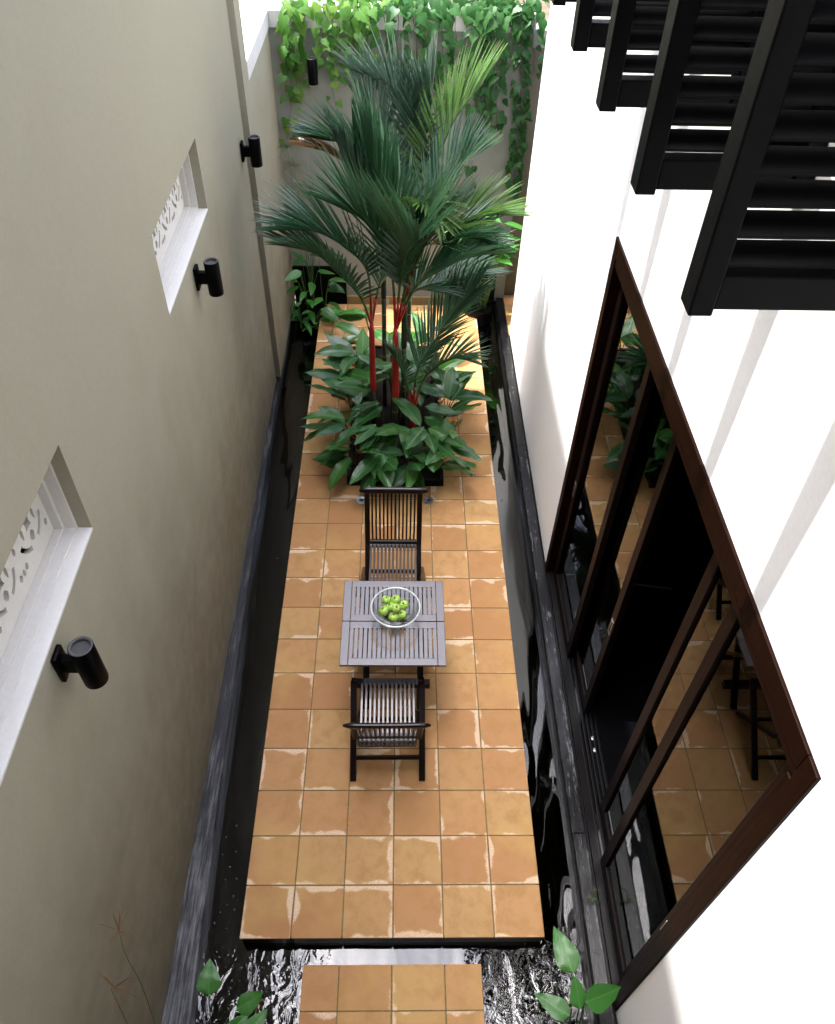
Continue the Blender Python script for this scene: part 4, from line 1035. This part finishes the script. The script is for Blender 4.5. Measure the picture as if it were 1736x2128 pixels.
papyrus('small weed growing from the right kerb', at(1237, 1876, 2, .012), [at(1237, 1848, 2, .07), at(1226, 1868, 2, .05)], .035, False, 10, 'weed')
# bubbles on the stirred water
aquatic('bright broad-leaved water plant in the far right corner by the white wall', (.98, 6.80, -.1), [(954, 490, 983, 462, 6.66, 6.60, .30), (996, 479, 988, 453, 6.72, 6.74, .30), (1032, 491, 1003, 453, 6.70, 6.74, .28), (983, 512, 1027, 482, 6.62, 6.58, .30), (1034, 488, 1080, 491, 6.68, 6.60, .26), (1045, 517, 1083, 496, 6.62, 6.58, .26), (1051, 518, 1076, 534, 6.64, 6.52, .27), (1030, 566, 1042, 513, 6.70, 6.64, .24), (1000, 560, 1022, 530, 6.64, 6.58, .28), (968, 505, 945, 488, 6.64, 6.56, .30)], ax=1)
bb = MB(); br = random.Random(11)
def bubble(x, y, r): bb.lathe([(r*math.cos(a), r*.75*math.sin(a)) for a in [i*math.pi/2/5 for i in range(6)]], 12, (x, y, WZ+.0008))
for px, py in [(491, 1770), (463, 1776), (478, 1802), (468, 1828), (492, 1826), (486, 1862), (472, 1880), (488, 1890), (458, 1896), (446, 1918), (470, 1930), (500, 1925), (440, 1940), (492, 1716), (470, 1740), (606, 1024), (577, 1160), (1043, 1040), (1010, 760), (1018, 735), (1020, 775), (1026, 750)]:
    p = at(px, py, 2, WZ); bubble(p.x, p.y, br.uniform(.004, .009))
for k in range(120):
    sd = br.choice((-1, 1)); x = sd*br.uniform(.56, 1.06); y = -br.uniform(-.02, .75)
    bubble(x, y, br.choice((.003, .004, .005, .006, .008, .012)))
bb.build('bubbles', 'bubble_film', smooth=True, kind='stuff', label='air bubbles floating on the stirred pool water', cat='bubbles')
# greenery beyond the garden wall
def shrub(label, x, y, z, rx, ry, rz, n, ms):
    t = thing('shrub', label, 'shrub', (x, y, z), 0, 'shrubs beyond the garden walls')
    MB().tube([(0, 0, -z-.1), (.02, 0, -.3), (0, 0, rz*.3)], [.04, .035, .01], 8).build('trunk', 'brown_stem', t)
    L_ = MB(); rg = random.Random(int(x*100))
    src = ms[0]; sv = [Vector(v.co) for v in src.vertices]; sf = [tuple(p.vertices) for p in src.polygons]
    for k in range(n):
        d = Vector((rg.gauss(0, 1), rg.gauss(0, 1), rg.gauss(0, 1))).normalized(); q = Vector((d.x*rx, d.y*ry, d.z*rz))*rg.uniform(.55, 1.05)
        mt = orient(q, d+Vector((rg.gauss(0, .6), rg.gauss(0, .6), rg.gauss(-.2, .6))), (0, 0, 1), rg.uniform(.07, .13)); L_.add([mt @ v for v in sv], sf)
    o = L_.build('crown', None, t, smooth=True, kind='stuff'); o.data.materials.append(src.materials[0])
shrub('light green shrub beyond the left garden wall', -2.1, 6.6, 2.6, .45, .8, .45, 320, [leaf_mesh('l', 'vine_leaf', 1, .16, .2, .1, 'ell', 4)])
shrub('green shrub behind the back wall at left', -.5, 7.95, 2.85, .8, .35, .5, 420, [leaf_mesh('l', 'vine_leaf', 1, .2, .2, .1, 'ell', 4)])
shrub('green shrub behind the back wall at right', .75, 7.95, 2.85, .8, .35, .55, 420, [leaf_mesh('l', 'vine_dark', 1, .2, .2, .1, 'ell', 4)])
